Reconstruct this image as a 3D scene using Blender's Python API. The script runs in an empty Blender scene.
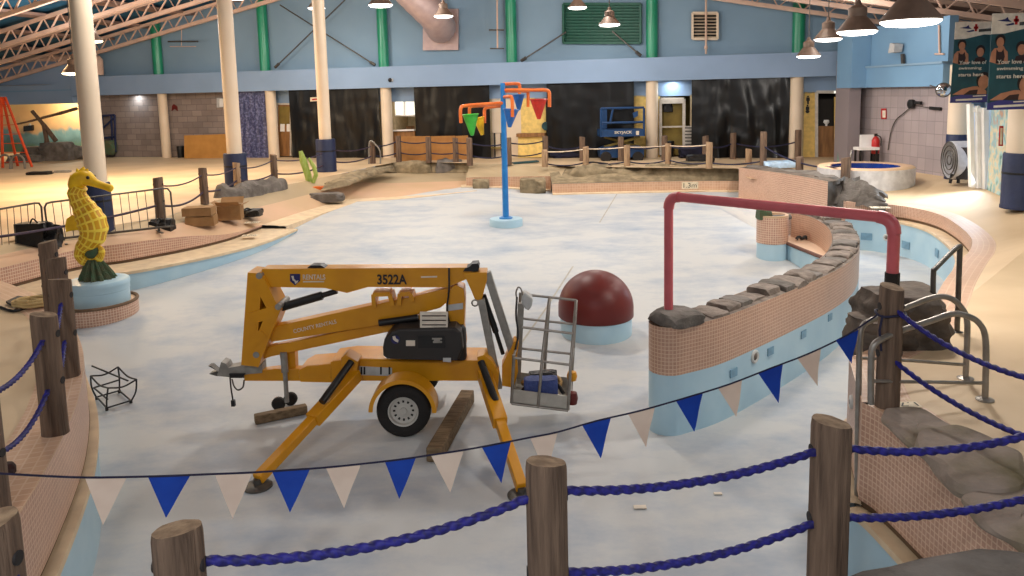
import bpy, bmesh, math, random
from mathutils import Vector, Matrix, noise
from mathutils.geometry import tessellate_polygon
random.seed(7)
V = Vector
SC = bpy.context.scene
COL = SC.collection

# ------------------------------------------------------------------ camera
FOC, PX, PY, HC = 770.0, 512.0, 192.0, 3.0
PITCH, ROLL = math.radians(7.25), math.radians(1.3)
_F = V((0, math.cos(PITCH), -math.sin(PITCH)))
_r0 = V((1, 0, 0)); _u0 = V((0, math.sin(PITCH), math.cos(PITCH)))
_R = _r0 * math.cos(ROLL) - _u0 * math.sin(ROLL)
_U = _r0 * math.sin(ROLL) + _u0 * math.cos(ROLL)
EYE = V((0, 0, HC))
cd = bpy.data.cameras.new('camera'); co = bpy.data.objects.new('camera', cd); COL.objects.link(co)
cd.sensor_width = 36; cd.lens = FOC / 1024 * 36; cd.shift_y = -(288 - PY) / 1024
cd.clip_start = .05; cd.clip_end = 300
M = Matrix((_R, _U, -_F)).transposed().to_4x4(); M.translation = EYE
co.matrix_world = M
SC.camera = co

def ray(px, py): return (_F + _R * ((px - PX) / FOC) - _U * ((py - PY) / FOC))
def G(px, py, z=0.0):
    d = ray(px, py); return EYE + d * ((z - HC) / d.z)
def DY(px, py, Y):
    d = ray(px, py); return EYE + d * (Y / d.y)
def proj(p):
    v = p - EYE; w = v.dot(_F)
    return (PX + FOC * v.dot(_R) / w, PY - FOC * v.dot(_U) / w)
def smooth(t):
    t = max(0., min(1., t)); return t * t * (3 - 2 * t)
def floor_z(x, y):
    z = -1.6 + .7 * smooth((y - 10) / 13) + .2 * smooth((y - 20) / 8) * smooth((1.5 - x) / 3)
    k = smooth((x - 6.9) / 1.1) * smooth((26.5 - y) / 2)                 # the channel behind the island stays deep
    return z * (1 - k) - 1.7 * k
def Gf(px, py):
    z = -1.2
    for _ in range(30):
        p = G(px, py, z); z = .5 * z + .5 * floor_z(p.x, p.y)
    return G(px, py, z)
def GP(lst): return [G(*a) for a in lst]
# back wall frame: runs slightly away from the picture plane
W0 = G(128, 157, 0); W1 = G(800, 157, 0)
WU = (W1 - W0).normalized(); WN = V((WU.y, -WU.x, 0))          # WN points to the camera side
if WN.y > 0: WN = -WN
def OW(px, py, off=0.0):
    d = ray(px, py); base = W0 + WN * off
    return EYE + d * ((base - EYE).dot(WN) / d.dot(WN))
def wt(p): return (p - W0).dot(WU)
def WP(t, z, off=0.0): return W0 + WU * t + WN * off + V((0, 0, z))

# ------------------------------------------------------------------ materials
def lin(c):
    return tuple(((x / 255) / 12.92 if x / 255 <= .04045 else ((x / 255 + .055) / 1.055) ** 2.4) for x in c) + (1.0,)
MATS = {}
def mat(name, c, rough=.6, metal=0.0, c2=None, scale=6.0, stretch=(1, 1, 1), bump=0.0, bscale=None, spec=.4, detail=4, lo=.35, hi=.65, coat=0, nrough=.5):
    if name in MATS: return MATS[name]
    m = bpy.data.materials.new(name); m.use_nodes = True; n = m.node_tree.nodes; l = m.node_tree.links
    b = n['Principled BSDF']; b.inputs['Base Color'].default_value = lin(c); b.inputs['Roughness'].default_value = rough
    b.inputs['Metallic'].default_value = metal; b.inputs['Specular IOR Level'].default_value = spec
    b.inputs['Coat Weight'].default_value = coat
    tc = n.new('ShaderNodeTexCoord'); mp = n.new('ShaderNodeMapping'); mp.inputs['Scale'].default_value = stretch
    l.new(tc.outputs['Object'], mp.inputs['Vector'])
    nz = n.new('ShaderNodeTexNoise'); nz.inputs['Scale'].default_value = scale; nz.inputs['Detail'].default_value = detail; nz.inputs['Roughness'].default_value = nrough
    l.new(mp.outputs['Vector'], nz.inputs['Vector'])
    cr = n.new('ShaderNodeValToRGB')
    if c2 is None: c2 = tuple(min(255, int(x * .9)) for x in c)
    cr.color_ramp.elements[0].color = lin(c); cr.color_ramp.elements[1].color = lin(c2)
    cr.color_ramp.elements[0].position = lo; cr.color_ramp.elements[1].position = hi
    l.new(nz.outputs['Fac'], cr.inputs['Fac']); l.new(cr.outputs['Color'], b.inputs['Base Color'])
    if bump:
        n2 = n.new('ShaderNodeTexNoise'); n2.inputs['Scale'].default_value = bscale or scale * 4; n2.inputs['Detail'].default_value = 5
        l.new(mp.outputs['Vector'], n2.inputs['Vector'])
        bp = n.new('ShaderNodeBump'); bp.inputs['Strength'].default_value = bump; bp.inputs['Distance'].default_value = .05
        l.new(n2.outputs['Fac'], bp.inputs['Height']); l.new(bp.outputs['Normal'], b.inputs['Normal'])
    MATS[name] = m; return m
def brick(name, c, c2, mortar, w, h, mw, rough=.5, offset=.5, uv=True, bump=.3, spec=.4, vary=.0):
    m = bpy.data.materials.new(name); m.use_nodes = True; n = m.node_tree.nodes; l = m.node_tree.links
    b = n['Principled BSDF']; b.inputs['Roughness'].default_value = rough; b.inputs['Specular IOR Level'].default_value = spec
    tc = n.new('ShaderNodeTexCoord'); t = n.new('ShaderNodeTexBrick')
    l.new(tc.outputs['UV' if uv else 'Object'], t.inputs['Vector'])
    t.offset = offset; t.inputs['Scale'].default_value = 1; t.inputs['Brick Width'].default_value = w; t.inputs['Row Height'].default_value = h
    t.inputs['Mortar Size'].default_value = mw; t.inputs['Mortar Smooth'].default_value = .2; t.inputs['Bias'].default_value = 0
    t.inputs['Color1'].default_value = lin(c); t.inputs['Color2'].default_value = lin(c2); t.inputs['Mortar'].default_value = lin(mortar)
    out = t.outputs['Color']
    if vary:
        nz = n.new('ShaderNodeTexNoise'); nz.inputs['Scale'].default_value = .9; nz.inputs['Detail'].default_value = 3
        l.new(tc.outputs['UV' if uv else 'Object'], nz.inputs['Vector'])
        mx = n.new('ShaderNodeMix'); mx.data_type = 'RGBA'; mx.blend_type = 'MULTIPLY'; mx.inputs[0].default_value = vary
        g = n.new('ShaderNodeValToRGB'); g.color_ramp.elements[0].position = .3; g.color_ramp.elements[1].position = .7
        g.color_ramp.elements[0].color = (.6, .58, .56, 1); g.color_ramp.elements[1].color = (1, 1, 1, 1)
        l.new(nz.outputs['Fac'], g.inputs['Fac']); l.new(out, mx.inputs[6]); l.new(g.outputs['Color'], mx.inputs[7]); out = mx.outputs[2]
    l.new(out, b.inputs['Base Color'])
    if bump:
        bp = n.new('ShaderNodeBump'); bp.inputs['Strength'].default_value = bump; bp.inputs['Distance'].default_value = .01; bp.invert = True
        l.new(t.outputs['Fac'], bp.inputs['Height']); l.new(bp.outputs['Normal'], b.inputs['Normal'])
    MATS[name] = m; return m
def emit(name, c, s):
    m = bpy.data.materials.new(name); m.use_nodes = True; n = m.node_tree.nodes; l = m.node_tree.links
    n.remove(n['Principled BSDF']); e = n.new('ShaderNodeEmission'); e.inputs['Color'].default_value = lin(c); e.inputs['Strength'].default_value = s
    l.new(e.outputs[0], n['Material Output'].inputs[0]); MATS[name] = m; return m

mat('poolpaint', (190, 192, 191), .55, c2=(142, 157, 176), scale=.75, stretch=(.8, 1.25, 1), detail=12, nrough=.68, lo=.44, hi=.74, bump=.05, bscale=8)
mat('cyanpaint', (178, 206, 218), .4, c2=(164, 196, 212), scale=1.5)
mat('lip', (222, 200, 165), .6, c2=(205, 182, 150), scale=4)
mat('gutter', (112, 88, 66), .8); mat('brownedge', (104, 66, 54), .6)
brick('tile', (196, 150, 130), (178, 134, 116), (222, 196, 170), .055, .055, .007, rough=.35, offset=0, vary=.35)
brick('tilebig', (196, 154, 132), (184, 142, 121), (218, 186, 158), .052, .052, .0062, rough=.35, offset=0, vary=.35)
brick('decktile', (205, 168, 140), (195, 156, 128), (212, 182, 155), .1, .1, .008, rough=.5, offset=0, vary=.3, bump=.1)
mat('deck', (208, 183, 148), .6, c2=(193, 167, 132), scale=.6, detail=6, bump=.04, bscale=30)
mat('terrace', (205, 168, 138), .6, c2=(190, 160, 125), scale=.5, detail=6, bump=.04, bscale=30)
mat('beach', (182, 162, 130), .65, c2=(166, 147, 116), scale=.5, detail=6)
mat('beam', (140, 165, 196), .5, c2=(132, 157, 186), scale=.4)
mat('upperwall', (134, 162, 184), .7, c2=(126, 154, 176), scale=.3)
mat('rightblue', (120, 160, 192), .55, c2=(112, 150, 182), scale=.4)
brick('block', (158, 144, 136), (138, 125, 120), (118, 108, 104), .62, .31, .012, rough=.85, offset=.5, vary=.5, bump=.6)
brick('blockplain', (166, 154, 154), (154, 143, 144), (136, 126, 128), .42, .42, .01, rough=.85, offset=0, vary=.3, bump=.5)
mat('green', (38, 150, 112), .3, c2=(30, 138, 102), scale=1, spec=.6)
mat('greendark', (24, 92, 74), .45)
mat('column', (226, 208, 184), .45, c2=(218, 198, 172), scale=.7)
mat('pad', (34, 44, 78), .5, c2=(26, 36, 66), scale=2, bump=.2, bscale=6)
mat('wood', (126, 103, 85), .85, c2=(80, 63, 51), scale=5, stretch=(5, 5, .35), bump=.5, bscale=9, lo=.3, hi=.7)
mat('woodpale', (176, 148, 116), .85, c2=(140, 112, 86), scale=5, stretch=(5, 5, .4), bump=.4, bscale=9)
mat('endgrain', (158, 134, 106), .9, c2=(120, 98, 76), scale=14, bump=.2)
mat('rope', (36, 34, 128), .6, c2=(24, 22, 86), scale=30, lo=.4, hi=.6)
mat('ropedull', (66, 52, 70), .7, c2=(48, 38, 56), scale=20)
mat('ropenavy', (30, 32, 62), .6)
mat('cordnavy', (28, 28, 58), .6)
mat('flagblue', (4, 64, 168), .5, c2=(2, 56, 156), scale=5)
mat('flagwhite', (228, 206, 188), .55, c2=(220, 196, 178), scale=5)
mat('orange', (214, 148, 10), .38, c2=(200, 134, 8), scale=2.5, spec=.5)
mat('blackmetal', (26, 25, 25), .45)
mat('rubber', (36, 33, 31), .8, bump=.3, bscale=40)
mat('plasticblack', (46, 42, 40), .5, c2=(40, 36, 34), scale=3)
mat('steel', (176, 174, 170), .32, .9, c2=(150, 148, 146), scale=12)
mat('satin', (150, 144, 136), .4, .55, c2=(132, 126, 118), scale=8)
mat('darksteel', (96, 92, 86), .45, .5, c2=(78, 74, 70), scale=10)
mat('greysteel', (150, 146, 138), .5, .2, c2=(128, 124, 118), scale=8)
mat('aluminium', (186, 182, 172), .4, .35, c2=(168, 164, 156), scale=6)
mat('dome', (104, 28, 23), .45, c2=(94, 25, 20), scale=2)
mat('redpipe', (200, 98, 104), .35, c2=(188, 90, 96), scale=4)
mat('yellow', (238, 196, 28), .45, c2=(222, 172, 18), scale=6)
brick('scales', (218, 164, 22), (204, 146, 16), (244, 214, 70), .16, .13, .022, rough=.45, offset=0, bump=.8)
mat('kelp', (62, 92, 66), .75, c2=(84, 84, 58), scale=8, bump=.6)
mat('rock', (108, 96, 85), .9, c2=(68, 60, 53), scale=3, bump=.9, bscale=5, detail=8)
mat('rockgrey', (120, 114, 108), .88, c2=(86, 80, 74), scale=2.6, bump=1, bscale=6, detail=8)
mat('rocktan', (152, 136, 108), .9, c2=(110, 98, 76), scale=3, bump=.9, bscale=5, detail=8)
mat('rockmoss', (146, 132, 120), .9, c2=(104, 94, 62), scale=1.6, bump=.8, bscale=5, detail=8, lo=.45, hi=.7)
mat('capstone', (138, 126, 116), .85, c2=(102, 92, 84), scale=5, bump=.6, bscale=12)
mat('sheet', (7, 7, 8), .3, c2=(11, 10, 11), scale=1.5, spec=.4)
mat('white', (232, 230, 226), .5, c2=(224, 222, 218), scale=3)
mat('cream', (228, 212, 180), .6)
mat('cardboard', (172, 122, 66), .8, c2=(156, 108, 58), scale=2.5)
mat('cardbox', (152, 116, 76), .8, c2=(136, 102, 64), scale=3)
mat('cardinside', (112, 84, 54), .85)
mat('board', (178, 128, 62), .7, c2=(164, 116, 54), scale=2)
mat('blackbag', (24, 22, 22), .45, bump=.8, bscale=9)
mat('blue', (42, 128, 196), .35, c2=(34, 112, 182), scale=4)
mat('coral', (232, 122, 52), .4, c2=(222, 108, 44), scale=5)
mat('cgreen', (66, 188, 62), .35); mat('cyellow', (240, 186, 30), .35); mat('cblue', (38, 104, 182), .35); mat('cred', (214, 52, 36), .35)
mat('liftblue', (20, 62, 108), .4); mat('navycloth', (22, 24, 52), .7, c2=(14, 14, 34), scale=3, bump=.6)
mat('sparkle', (44, 50, 92), .35, c2=(104, 108, 150), scale=9, detail=8, lo=.45, hi=.62, spec=.8, bump=.6, bscale=12)
mat('joist', (222, 190, 170), .55, c2=(208, 176, 156), scale=2)
mat('deckroof', (150, 126, 116), .7, c2=(136, 112, 104), scale=2)
mat('ceilblue', (34, 96, 128), .8, c2=(14, 54, 80), scale=1)
mat('duct', (190, 168, 164), .45, .2, c2=(178, 156, 154), scale=3)
mat('bell', (126, 106, 92), .5, .2)
mat('limegreen', (150, 176, 70), .7, c2=(176, 190, 110), scale=5, stretch=(6, 6, 1), bump=.6)
mat('orangeladder', (222, 82, 38), .5)
mat('greenladder', (96, 130, 110), .5)
mat('doorframe', (196, 188, 176), .4, .2)
mat('olive', (132, 112, 50), .7, c2=(110, 92, 42), scale=2)
mat('yellowwall', (238, 204, 120), .7)
mat('tanwall', (196, 176, 140), .7)
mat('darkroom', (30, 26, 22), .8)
mat('woodbrown', (150, 106, 60), .6, c2=(120, 82, 46), scale=3, stretch=(3, 3, .4))
mat('tray', (48, 44, 42), .6); mat('yarn', (206, 176, 120), .9, bump=.5)
mat('glassblue', (150, 186, 216), .2); mat('lightblue', (180, 208, 234), .4)
mat('spawhite', (226, 224, 224), .4); mat('spawater', (16, 52, 128), .25, c2=(12, 40, 108), scale=4, spec=.6)
mat('fanblack', (34, 32, 34), .6); mat('fandrum', (196, 196, 200), .4)
mat('red', (184, 36, 34), .4)
mat('purple', (58, 54, 122), .5); mat('teal', (26, 58, 66), .6, c2=(34, 78, 84), scale=2); mat('skin', (178, 122, 92), .7); mat('hair', (34, 24, 22), .7); mat('swim', (52, 30, 28), .7)
mat('bagblue', (60, 76, 132), .7, bump=.5); mat('tan', (176, 140, 86), .7)
mat('paper', (226, 214, 196), .7); mat('ink', (40, 36, 36), .6); mat('logoblue', (40, 40, 96), .5); mat('labelgrey', (190, 190, 188), .5)
mat('mirror', (200, 206, 212), .08, 1.0)
mat('timber', (134, 112, 84), .85, c2=(98, 80, 58), scale=4, stretch=(1, 6, 6), bump=.4)
mat('inletgrey', (206, 206, 202), .4); mat('jet', (120, 160, 184), .4); mat('hole', (40, 36, 36), .7)
emit('lens', (255, 246, 236), 7); emit('lenswarm', (255, 226, 178), 7); emit('window', (244, 240, 222), 1.6); emit('daylight', (206, 226, 250), 1.0)
emit('exitglow', (240, 236, 220), 1.2)

# ------------------------------------------------------------------ mesh building
class MB:
    def __init__(s): s.v = []; s.f = []; s.uv = []
    def add(s, vs, fs, uvs=None):
        o = len(s.v); s.v += [V(p) for p in vs]
        for i, f in enumerate(fs):
            s.f.append([o + k for k in f]); s.uv.append(uvs[i] if uvs else None)
        return s
    def box(s, c, d, rot=None):
        c = V(c); R = rot or Matrix.Identity(3); h = [x / 2 for x in d]
        vs = [c + R @ V((sx * h[0], sy * h[1], sz * h[2])) for sx in (-1, 1) for sy in (-1, 1) for sz in (-1, 1)]
        return s.add(vs, [(0, 1, 3, 2), (4, 6, 7, 5), (0, 4, 5, 1), (2, 3, 7, 6), (0, 2, 6, 4), (1, 5, 7, 3)])
    def bar(s, p, q, w, h, up=(0, 0, 1)):
        p, q = V(p), V(q); a = (q - p); L = a.length; a.normalize(); u = V(up)
        if abs(a.dot(u)) > .99: u = V((0, 1, 0))
        b = u.cross(a).normalized(); c = a.cross(b)
        return s.box((p + q) / 2, (L, w, h), Matrix((a, b, c)).transposed())
    def tube(s, pts, r, n=8, closed=False, twist=None, caps=True):
        pts = [V(p) for p in pts]; N = len(pts)
        rs = r if isinstance(r, (list, tuple)) else [r] * N
        tg = []
        for i in range(N):
            a = pts[(i - 1) % N] if (closed or i > 0) else pts[i]; b = pts[(i + 1) % N] if (closed or i < N - 1) else pts[i]
            tg.append((b - a).normalized())
        u = V((0, 0, 1)) if abs(tg[0].z) < .9 else V((1, 0, 0))
        nrm = (u - tg[0] * u.dot(tg[0])).normalized(); vs = []; us = []; dist = 0
        for i in range(N):
            if i: dist += (pts[i] - pts[i - 1]).length
            nrm = (nrm - tg[i] * nrm.dot(tg[i])).normalized(); bn = tg[i].cross(nrm)
            for k in range(n):
                a = 2 * math.pi * k / n; rr = rs[i]
                if twist: rr *= 1 + twist[0] * math.cos(3 * a - dist * twist[1])
                vs.append(pts[i] + nrm * (rr * math.cos(a)) + bn * (rr * math.sin(a)))
            us.append(dist)
        fs = []; uvs = []; m = N if closed else N - 1; cf = 6.283 * max(rs)
        for i in range(m):
            j = (i + 1) % N
            for k in range(n):
                k2 = (k + 1) % n; fs.append((i * n + k, j * n + k, j * n + k2, i * n + k2))
                uvs.append([(us[i], cf * k / n), (us[j], cf * k / n), (us[j], cf * (k + 1) / n), (us[i], cf * (k + 1) / n)])
        if caps and not closed:
            fs.append(tuple(range(n))); uvs.append(None)
            fs.append(tuple((N - 1) * n + k for k in reversed(range(n)))); uvs.append(None)
        return s.add(vs, fs, uvs)
    def lathe(s, c, prof, n=24, axis=None, sy=1.0, caps=True):
        c = V(c); R = axis or Matrix.Identity(3); vs = []; fs = []
        for (r, z) in prof:
            for k in range(n):
                a = 2 * math.pi * k / n; vs.append(c + R @ V((r * math.cos(a), r * math.sin(a) * sy, z)))
        for i in range(len(prof) - 1):
            for k in range(n):
                k2 = (k + 1) % n; fs.append((i * n + k, i * n + k2, (i + 1) * n + k2, (i + 1) * n + k))
        if caps and prof[0][0] > 1e-4: fs.append(tuple(reversed(range(n))))
        if caps and prof[-1][0] > 1e-4: fs.append(tuple((len(prof) - 1) * n + k for k in range(n)))
        return s.add(vs, fs)
    def ell(s, c, r, n=16, m=10, rot=None):
        R = rot or Matrix.Identity(3); c = V(c); vs = []; fs = []
        for i in range(m + 1):
            t = math.pi * i / m
            for k in range(n):
                a = 2 * math.pi * k / n
                vs.append(c + R @ V((r[0] * math.sin(t) * math.cos(a), r[1] * math.sin(t) * math.sin(a), r[2] * math.cos(t))))
        for i in range(m):
            for k in range(n): fs.append((i * n + k, (i + 1) * n + k, (i + 1) * n + (k + 1) % n, i * n + (k + 1) % n))
        return s.add(vs, fs)
    def loft(s, rows, closed=False, v0=0.0):
        n = len(rows[0]); vs = [p for r in rows for p in r]; fs = []; uvs = []
        U = [[0.0] for _ in rows]; ref = rows[0]
        acc = [0.0]
        for k in range(1, n): acc.append(acc[-1] + (ref[k] - ref[k - 1]).length)
        acc.append(acc[-1] + (ref[0] - ref[-1]).length)
        vv = [v0]
        for i in range(1, len(rows)): vv.append(vv[-1] + sum((rows[i][k] - rows[i - 1][k]).length for k in range(n)) / n)
        for i in range(len(rows) - 1):
            for k in range(n if closed else n - 1):
                k2 = (k + 1) % n
                fs.append((i * n + k, i * n + k2, (i + 1) * n + k2, (i + 1) * n + k))
                uvs.append([(acc[k], vv[i]), (acc[k + 1], vv[i]), (acc[k + 1], vv[i + 1]), (acc[k], vv[i + 1])])
        return s.add(vs, fs, uvs)
    def poly(s, pts):
        pts = [V(p) for p in pts]; tri = tessellate_polygon([pts])
        return s.add(pts, [tuple(t) for t in tri])
    def prism(s, pts, ext):
        pts = [V(p) for p in pts]; n = len(pts); e = V(ext)
        tri = [tuple(t) for t in tessellate_polygon([pts])]
        s.add(pts + [p + e for p in pts], [tuple(t) for t in tri] + [tuple(n + k for k in reversed(t)) for t in tri] + [(k, (k + 1) % n, n + (k + 1) % n, n + k) for k in range(n)])
        return s
    def rock(s, c, d, seed=0, sub=3, rough=.35, flat=.0, rot=0, strata=0):
        bm = bmesh.new(); bmesh.ops.create_icosphere(bm, subdivisions=sub, radius=1.0)
        o = V((seed * 3.7, seed * 1.3, seed * 7.1)); c = V(c); vs = []
        Rz = Matrix.Rotation(rot, 3, 'Z')
        for v in bm.verts:
            p = v.co.copy()
            cell = noise.cell(p * 1.6 + o) * .5
            q = p * (1 + rough * (noise.noise(p * 1.3 + o) + .45 * noise.noise(p * 3.1 + o) + .35 * cell))
            for ax in range(3):                                     # flattened, blocky faces
                lim = .72 + .2 * noise.noise(o + V((ax, 0, 0)))
                q[ax] = max(-lim, min(lim, q[ax]))
            if strata:
                st_ = math.sin(q.z * 17 + 3 * noise.noise(p * 1.1 + o)); k_ = 1 + strata * (1 if st_ > 0 else -1) * min(1, abs(st_) * 2.5); q.x *= k_; q.y *= k_
            if q.z < -.35: q.z = -.35 + (q.z + .35) * .25
            vs.append(c + Rz @ V((q.x * d[0] / .75, q.y * d[1] / .75, (q.z + .43) * d[2] / 1.15)))
        fs = [tuple(v.index for v in f.verts) for f in bm.faces]; bm.free()
        return s.add(vs, fs)

WLOC = {}
def link(o, parent=None):
    COL.objects.link(o)
    if parent is not None: o.parent = parent
    return o
def obj(name, mb, m, parent=None, loc=None, angle=40, flat=False, at=None):
    base = WLOC[parent.name] if parent is not None else (V(loc) if loc is not None else V((0, 0, 0)))
    if at is not None: pbase, base = base, V(at)
    me = bpy.data.meshes.new(name); me.from_pydata([tuple(p - base) for p in mb.v], [], [tuple(f) for f in mb.f])
    if any(u is not None for u in mb.uv):
        ul = me.uv_layers.new(name='UVMap'); i = 0
        for f, u in zip(mb.f, mb.uv):
            for k in range(len(f)):
                if u: ul.data[i].uv = u[k]
                i += 1
    bm = bmesh.new(); bm.from_mesh(me); bmesh.ops.recalc_face_normals(bm, faces=bm.faces[:]); bm.to_mesh(me); bm.free()
    me.materials.append(MATS[m] if isinstance(m, str) else m)
    if not flat:
        me.shade_smooth(); me.set_sharp_from_angle(angle=math.radians(angle))
    o = bpy.data.objects.new(name, me); link(o, parent)
    if parent is None: o.location = base
    elif at is not None: o.location = base - pbase
    WLOC[o.name] = base
    return o
def tag(o, label, cat, group=None):
    o['label'] = label; o['category'] = cat
    if group: o['group'] = group
    return o
def thing(name, label, cat, loc, group=None):
    o = bpy.data.objects.new(name, None); o.empty_display_size = .1; link(o); o.location = V(loc); WLOC[o.name] = V(loc)
    return tag(o, label, cat, group)
def struct(name, mb, m, parent=None, **k):
    o = obj(name, mb, m, parent, **k)
    if parent is None: o['kind'] = 'structure'
    return o
def sroot(name, loc=(0, 0, 0)):
    o = bpy.data.objects.new(name, None); link(o); o.location = V(loc); WLOC[o.name] = V(loc); o['kind'] = 'structure'; return o
def copy_tree(o, newroot_loc=None, parent=None):
    c = o.copy(); COL.objects.link(c)
    if parent is not None: c.parent = parent
    for ch in list(o.children): copy_tree(ch, None, c)
    if newroot_loc is not None: c.location = V(newroot_loc); WLOC[c.name] = V(newroot_loc)
    return c
def textmesh(name, s, origin, xdir, ydir, height, m, parent, width=None, ext=.004, bold=.0):
    cu = bpy.data.curves.new('t', 'FONT'); cu.body = s; cu.size = 1; cu.extrude = 0; cu.offset = bold
    to = bpy.data.objects.new('t', cu); COL.objects.link(to); dg = bpy.context.evaluated_depsgraph_get(); dg.update()
    me = bpy.data.meshes.new_from_object(to.evaluated_get(dg)); bpy.data.objects.remove(to); bpy.data.curves.remove(cu)
    xs = [v.co.x for v in me.vertices]; ys = [v.co.y for v in me.vertices]; x0, x1, y0, y1 = min(xs), max(xs), min(ys), max(ys)
    sy = height / (y1 - y0); sx = (width / (x1 - x0)) if width else sy
    xd, yd = V(xdir).normalized(), V(ydir).normalized(); zd = xd.cross(yd); mb = MB()
    mb.add([V(origin) + xd * ((v.co.x - x0) * sx) + yd * ((v.co.y - y0) * sy) + zd * ext for v in me.vertices], [tuple(p.vertices) for p in me.polygons])
    bpy.data.meshes.remove(me)
    return obj(name, mb, m, parent, flat=True) if parent is not None else obj(name, mb, m, None, loc=origin, flat=True)
def smoothpath(pts, k=6, closed=False):
    P = [V(p) for p in pts]; n = len(P); out = []
    rng = range(n) if closed else range(n - 1)
    for i in rng:
        p0 = P[(i - 1) % n] if (closed or i > 0) else P[i] * 2 - P[i + 1]
        p1, p2 = P[i], P[(i + 1) % n]
        p3 = P[(i + 2) % n] if (closed or i < n - 2) else p2 * 2 - p1
        for j in range(k):
            t = j / k
            out.append(.5 * ((2 * p1) + (p2 - p0) * t + (2 * p0 - 5 * p1 + 4 * p2 - p3) * t * t + (3 * p1 - p0 - 3 * p2 + p3) * t ** 3))
    if not closed: out.append(P[-1])
    return out
def offs(path, d):
    out = []; n = len(path)
    for i, p in enumerate(path):
        a = path[max(0, i - 1)]; b = path[min(n - 1, i + 1)]; t = V((b.x - a.x, b.y - a.y, 0)).normalized()
        out.append(p + V((t.y, -t.x, 0)) * d)
    return out
def setz(path, z): return [V((p.x, p.y, z(p) if callable(z) else z)) for p in path]
# ================================================================== SETTING: basin, decks, walls, roof
# basin floor: one sloping painted sheet under everything
mb = MB(); nx, ny = 60, 80; xs = [-17 + 34 * i / nx for i in range(nx + 1)]; ys = [1.0 + 33 * j / ny for j in range(ny + 1)]
mb.add([(x, y, floor_z(x, y)) for y in ys for x in xs], [(j * (nx + 1) + i, j * (nx + 1) + i + 1, (j + 1) * (nx + 1) + i + 1, (j + 1) * (nx + 1) + i) for j in range(ny) for i in range(nx)])
struct('floor_basin', mb, 'poolpaint')
# expansion joint on the basin floor
jp = [Gf(617, 194) + V((0, 0, .004)), Gf(600, 222) + V((0, 0, .004)), Gf(572, 268) + V((0, 0, .004)), Gf(545, 310) + V((0, 0, .004)), Gf(520, 345) + V((0, 0, .004))]
mat('joint', (200, 190, 170), .7); mat('jointdark', (176, 172, 160), .7)
struct('floor_joint', MB().loft([offs(jp, .02), offs(jp, -.02)]), 'jointdark', flat=True)

def basin_wall(name, edge, zg, side, lip, tile='tile', deep=.25, tilerows=True, closed=False):
    """edge: top edge path; side=+1/-1 selects the pool side of the path"""
    root = sroot(name)
    n = len(edge); zgp = [min(p.z - .03, zg) for p in edge]
    def row(d, dz): return [V((p.x, p.y, z + dz)) for p, z in zip(offs(edge, d * side), zgp)]
    struct('tile_face', MB().loft([edge, row(0, 0)]), tile, root, angle=60)
    g = MB().loft([row(.004, 0), row(-.03, -.012), row(-.03, -.075), row(.02, -.075)]); struct('gutter', g, 'gutter', root)
    l = MB().loft([row(-.03, -.075), row(.015, -.065), row(lip, -.065), row(lip, -.13)]); struct('coping', l, 'lip', root)
    fl = [V((p.x, p.y, floor_z(p.x, p.y) - deep)) for p in offs(edge, (lip - .03) * side)]
    struct('basin_face', MB().loft([row(lip - .03, -.12), fl]), 'cyanpaint', root, angle=60)
    return root

# ---- far deck (z = 0)
A = [(-160, 285, 0), (0, 243, 0), (60, 232, 0), (120, 224, 0), (165, 217, 0), (204, 204, 0), (240, 194, 0), (280, 186, 0), (310, 180, 0), (340, 174, 0), (375, 166, 0), (397, 162, 0)]
Aw = GP(A)
far = Aw + GP([(470, 163, 0), (548, 166, 0), (640, 167.5, 0), (738, 168.5, 0), (790, 166, 0), (851, 163, 0), (947, 177, 0), (987, 190, 0), (1003, 197, 0), (1060, 222, 0)])
far += [V((far[-1].x + 14, far[-1].y, 0)), WP(62, 0, -14), WP(-26, 0, -14), V((Aw[0].x - 14, Aw[0].y, 0))]
mb = MB().poly(far); struct('floor_deck', mb, 'deck', flat=True)
# ---- left terrace sloping down into the beach entry
Tz = Aw[:10] + GP([(375, 169, -.2), (397, 172, -.45), (468, 172, -.45)])
B = GP([(-160, 306, -.3), (0, 268, -.3), (75, 250, -.3), (120, 244, -.3), (150, 240, -.32), (190, 236, -.4), (228, 234, -.58), (262, 225, -.66), (300, 212.5, -.69), (330, 204, -.7), (348, 199.5, -.7), (400, 196.5, -.7), (466, 190.5, -.75)])
def mid(a, b, t): return [p.lerp(q, t) for p, q in zip(a, b)]
struct('floor_terrace', MB().loft([smoothpath(Tz, 4), smoothpath(mid(Tz, B, .5), 4)]), 'beach', angle=80)
struct('floor_terrace_edge', MB().loft([smoothpath(mid(Tz, B, .5), 4), smoothpath(B, 4)]), 'terrace', angle=80)
basin_wall('wall_left_terrace', smoothpath(B[:8], 6), -.7, +1, 1.1)
# cream edge of the beach entry
be = smoothpath(B[7:], 5); o1 = offs(be, .0); o2 = offs(be, .75)
struct('trim_beach', MB().loft([[p + V((0, 0, .004)) for p in o1], [V((p.x, p.y, max(p.z - .03, floor_z(p.x, p.y) + .012))) for p in o2], [V((p.x, p.y, floor_z(p.x, p.y) - .2)) for p in offs(be, .78)]]), 'lip')

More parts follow.
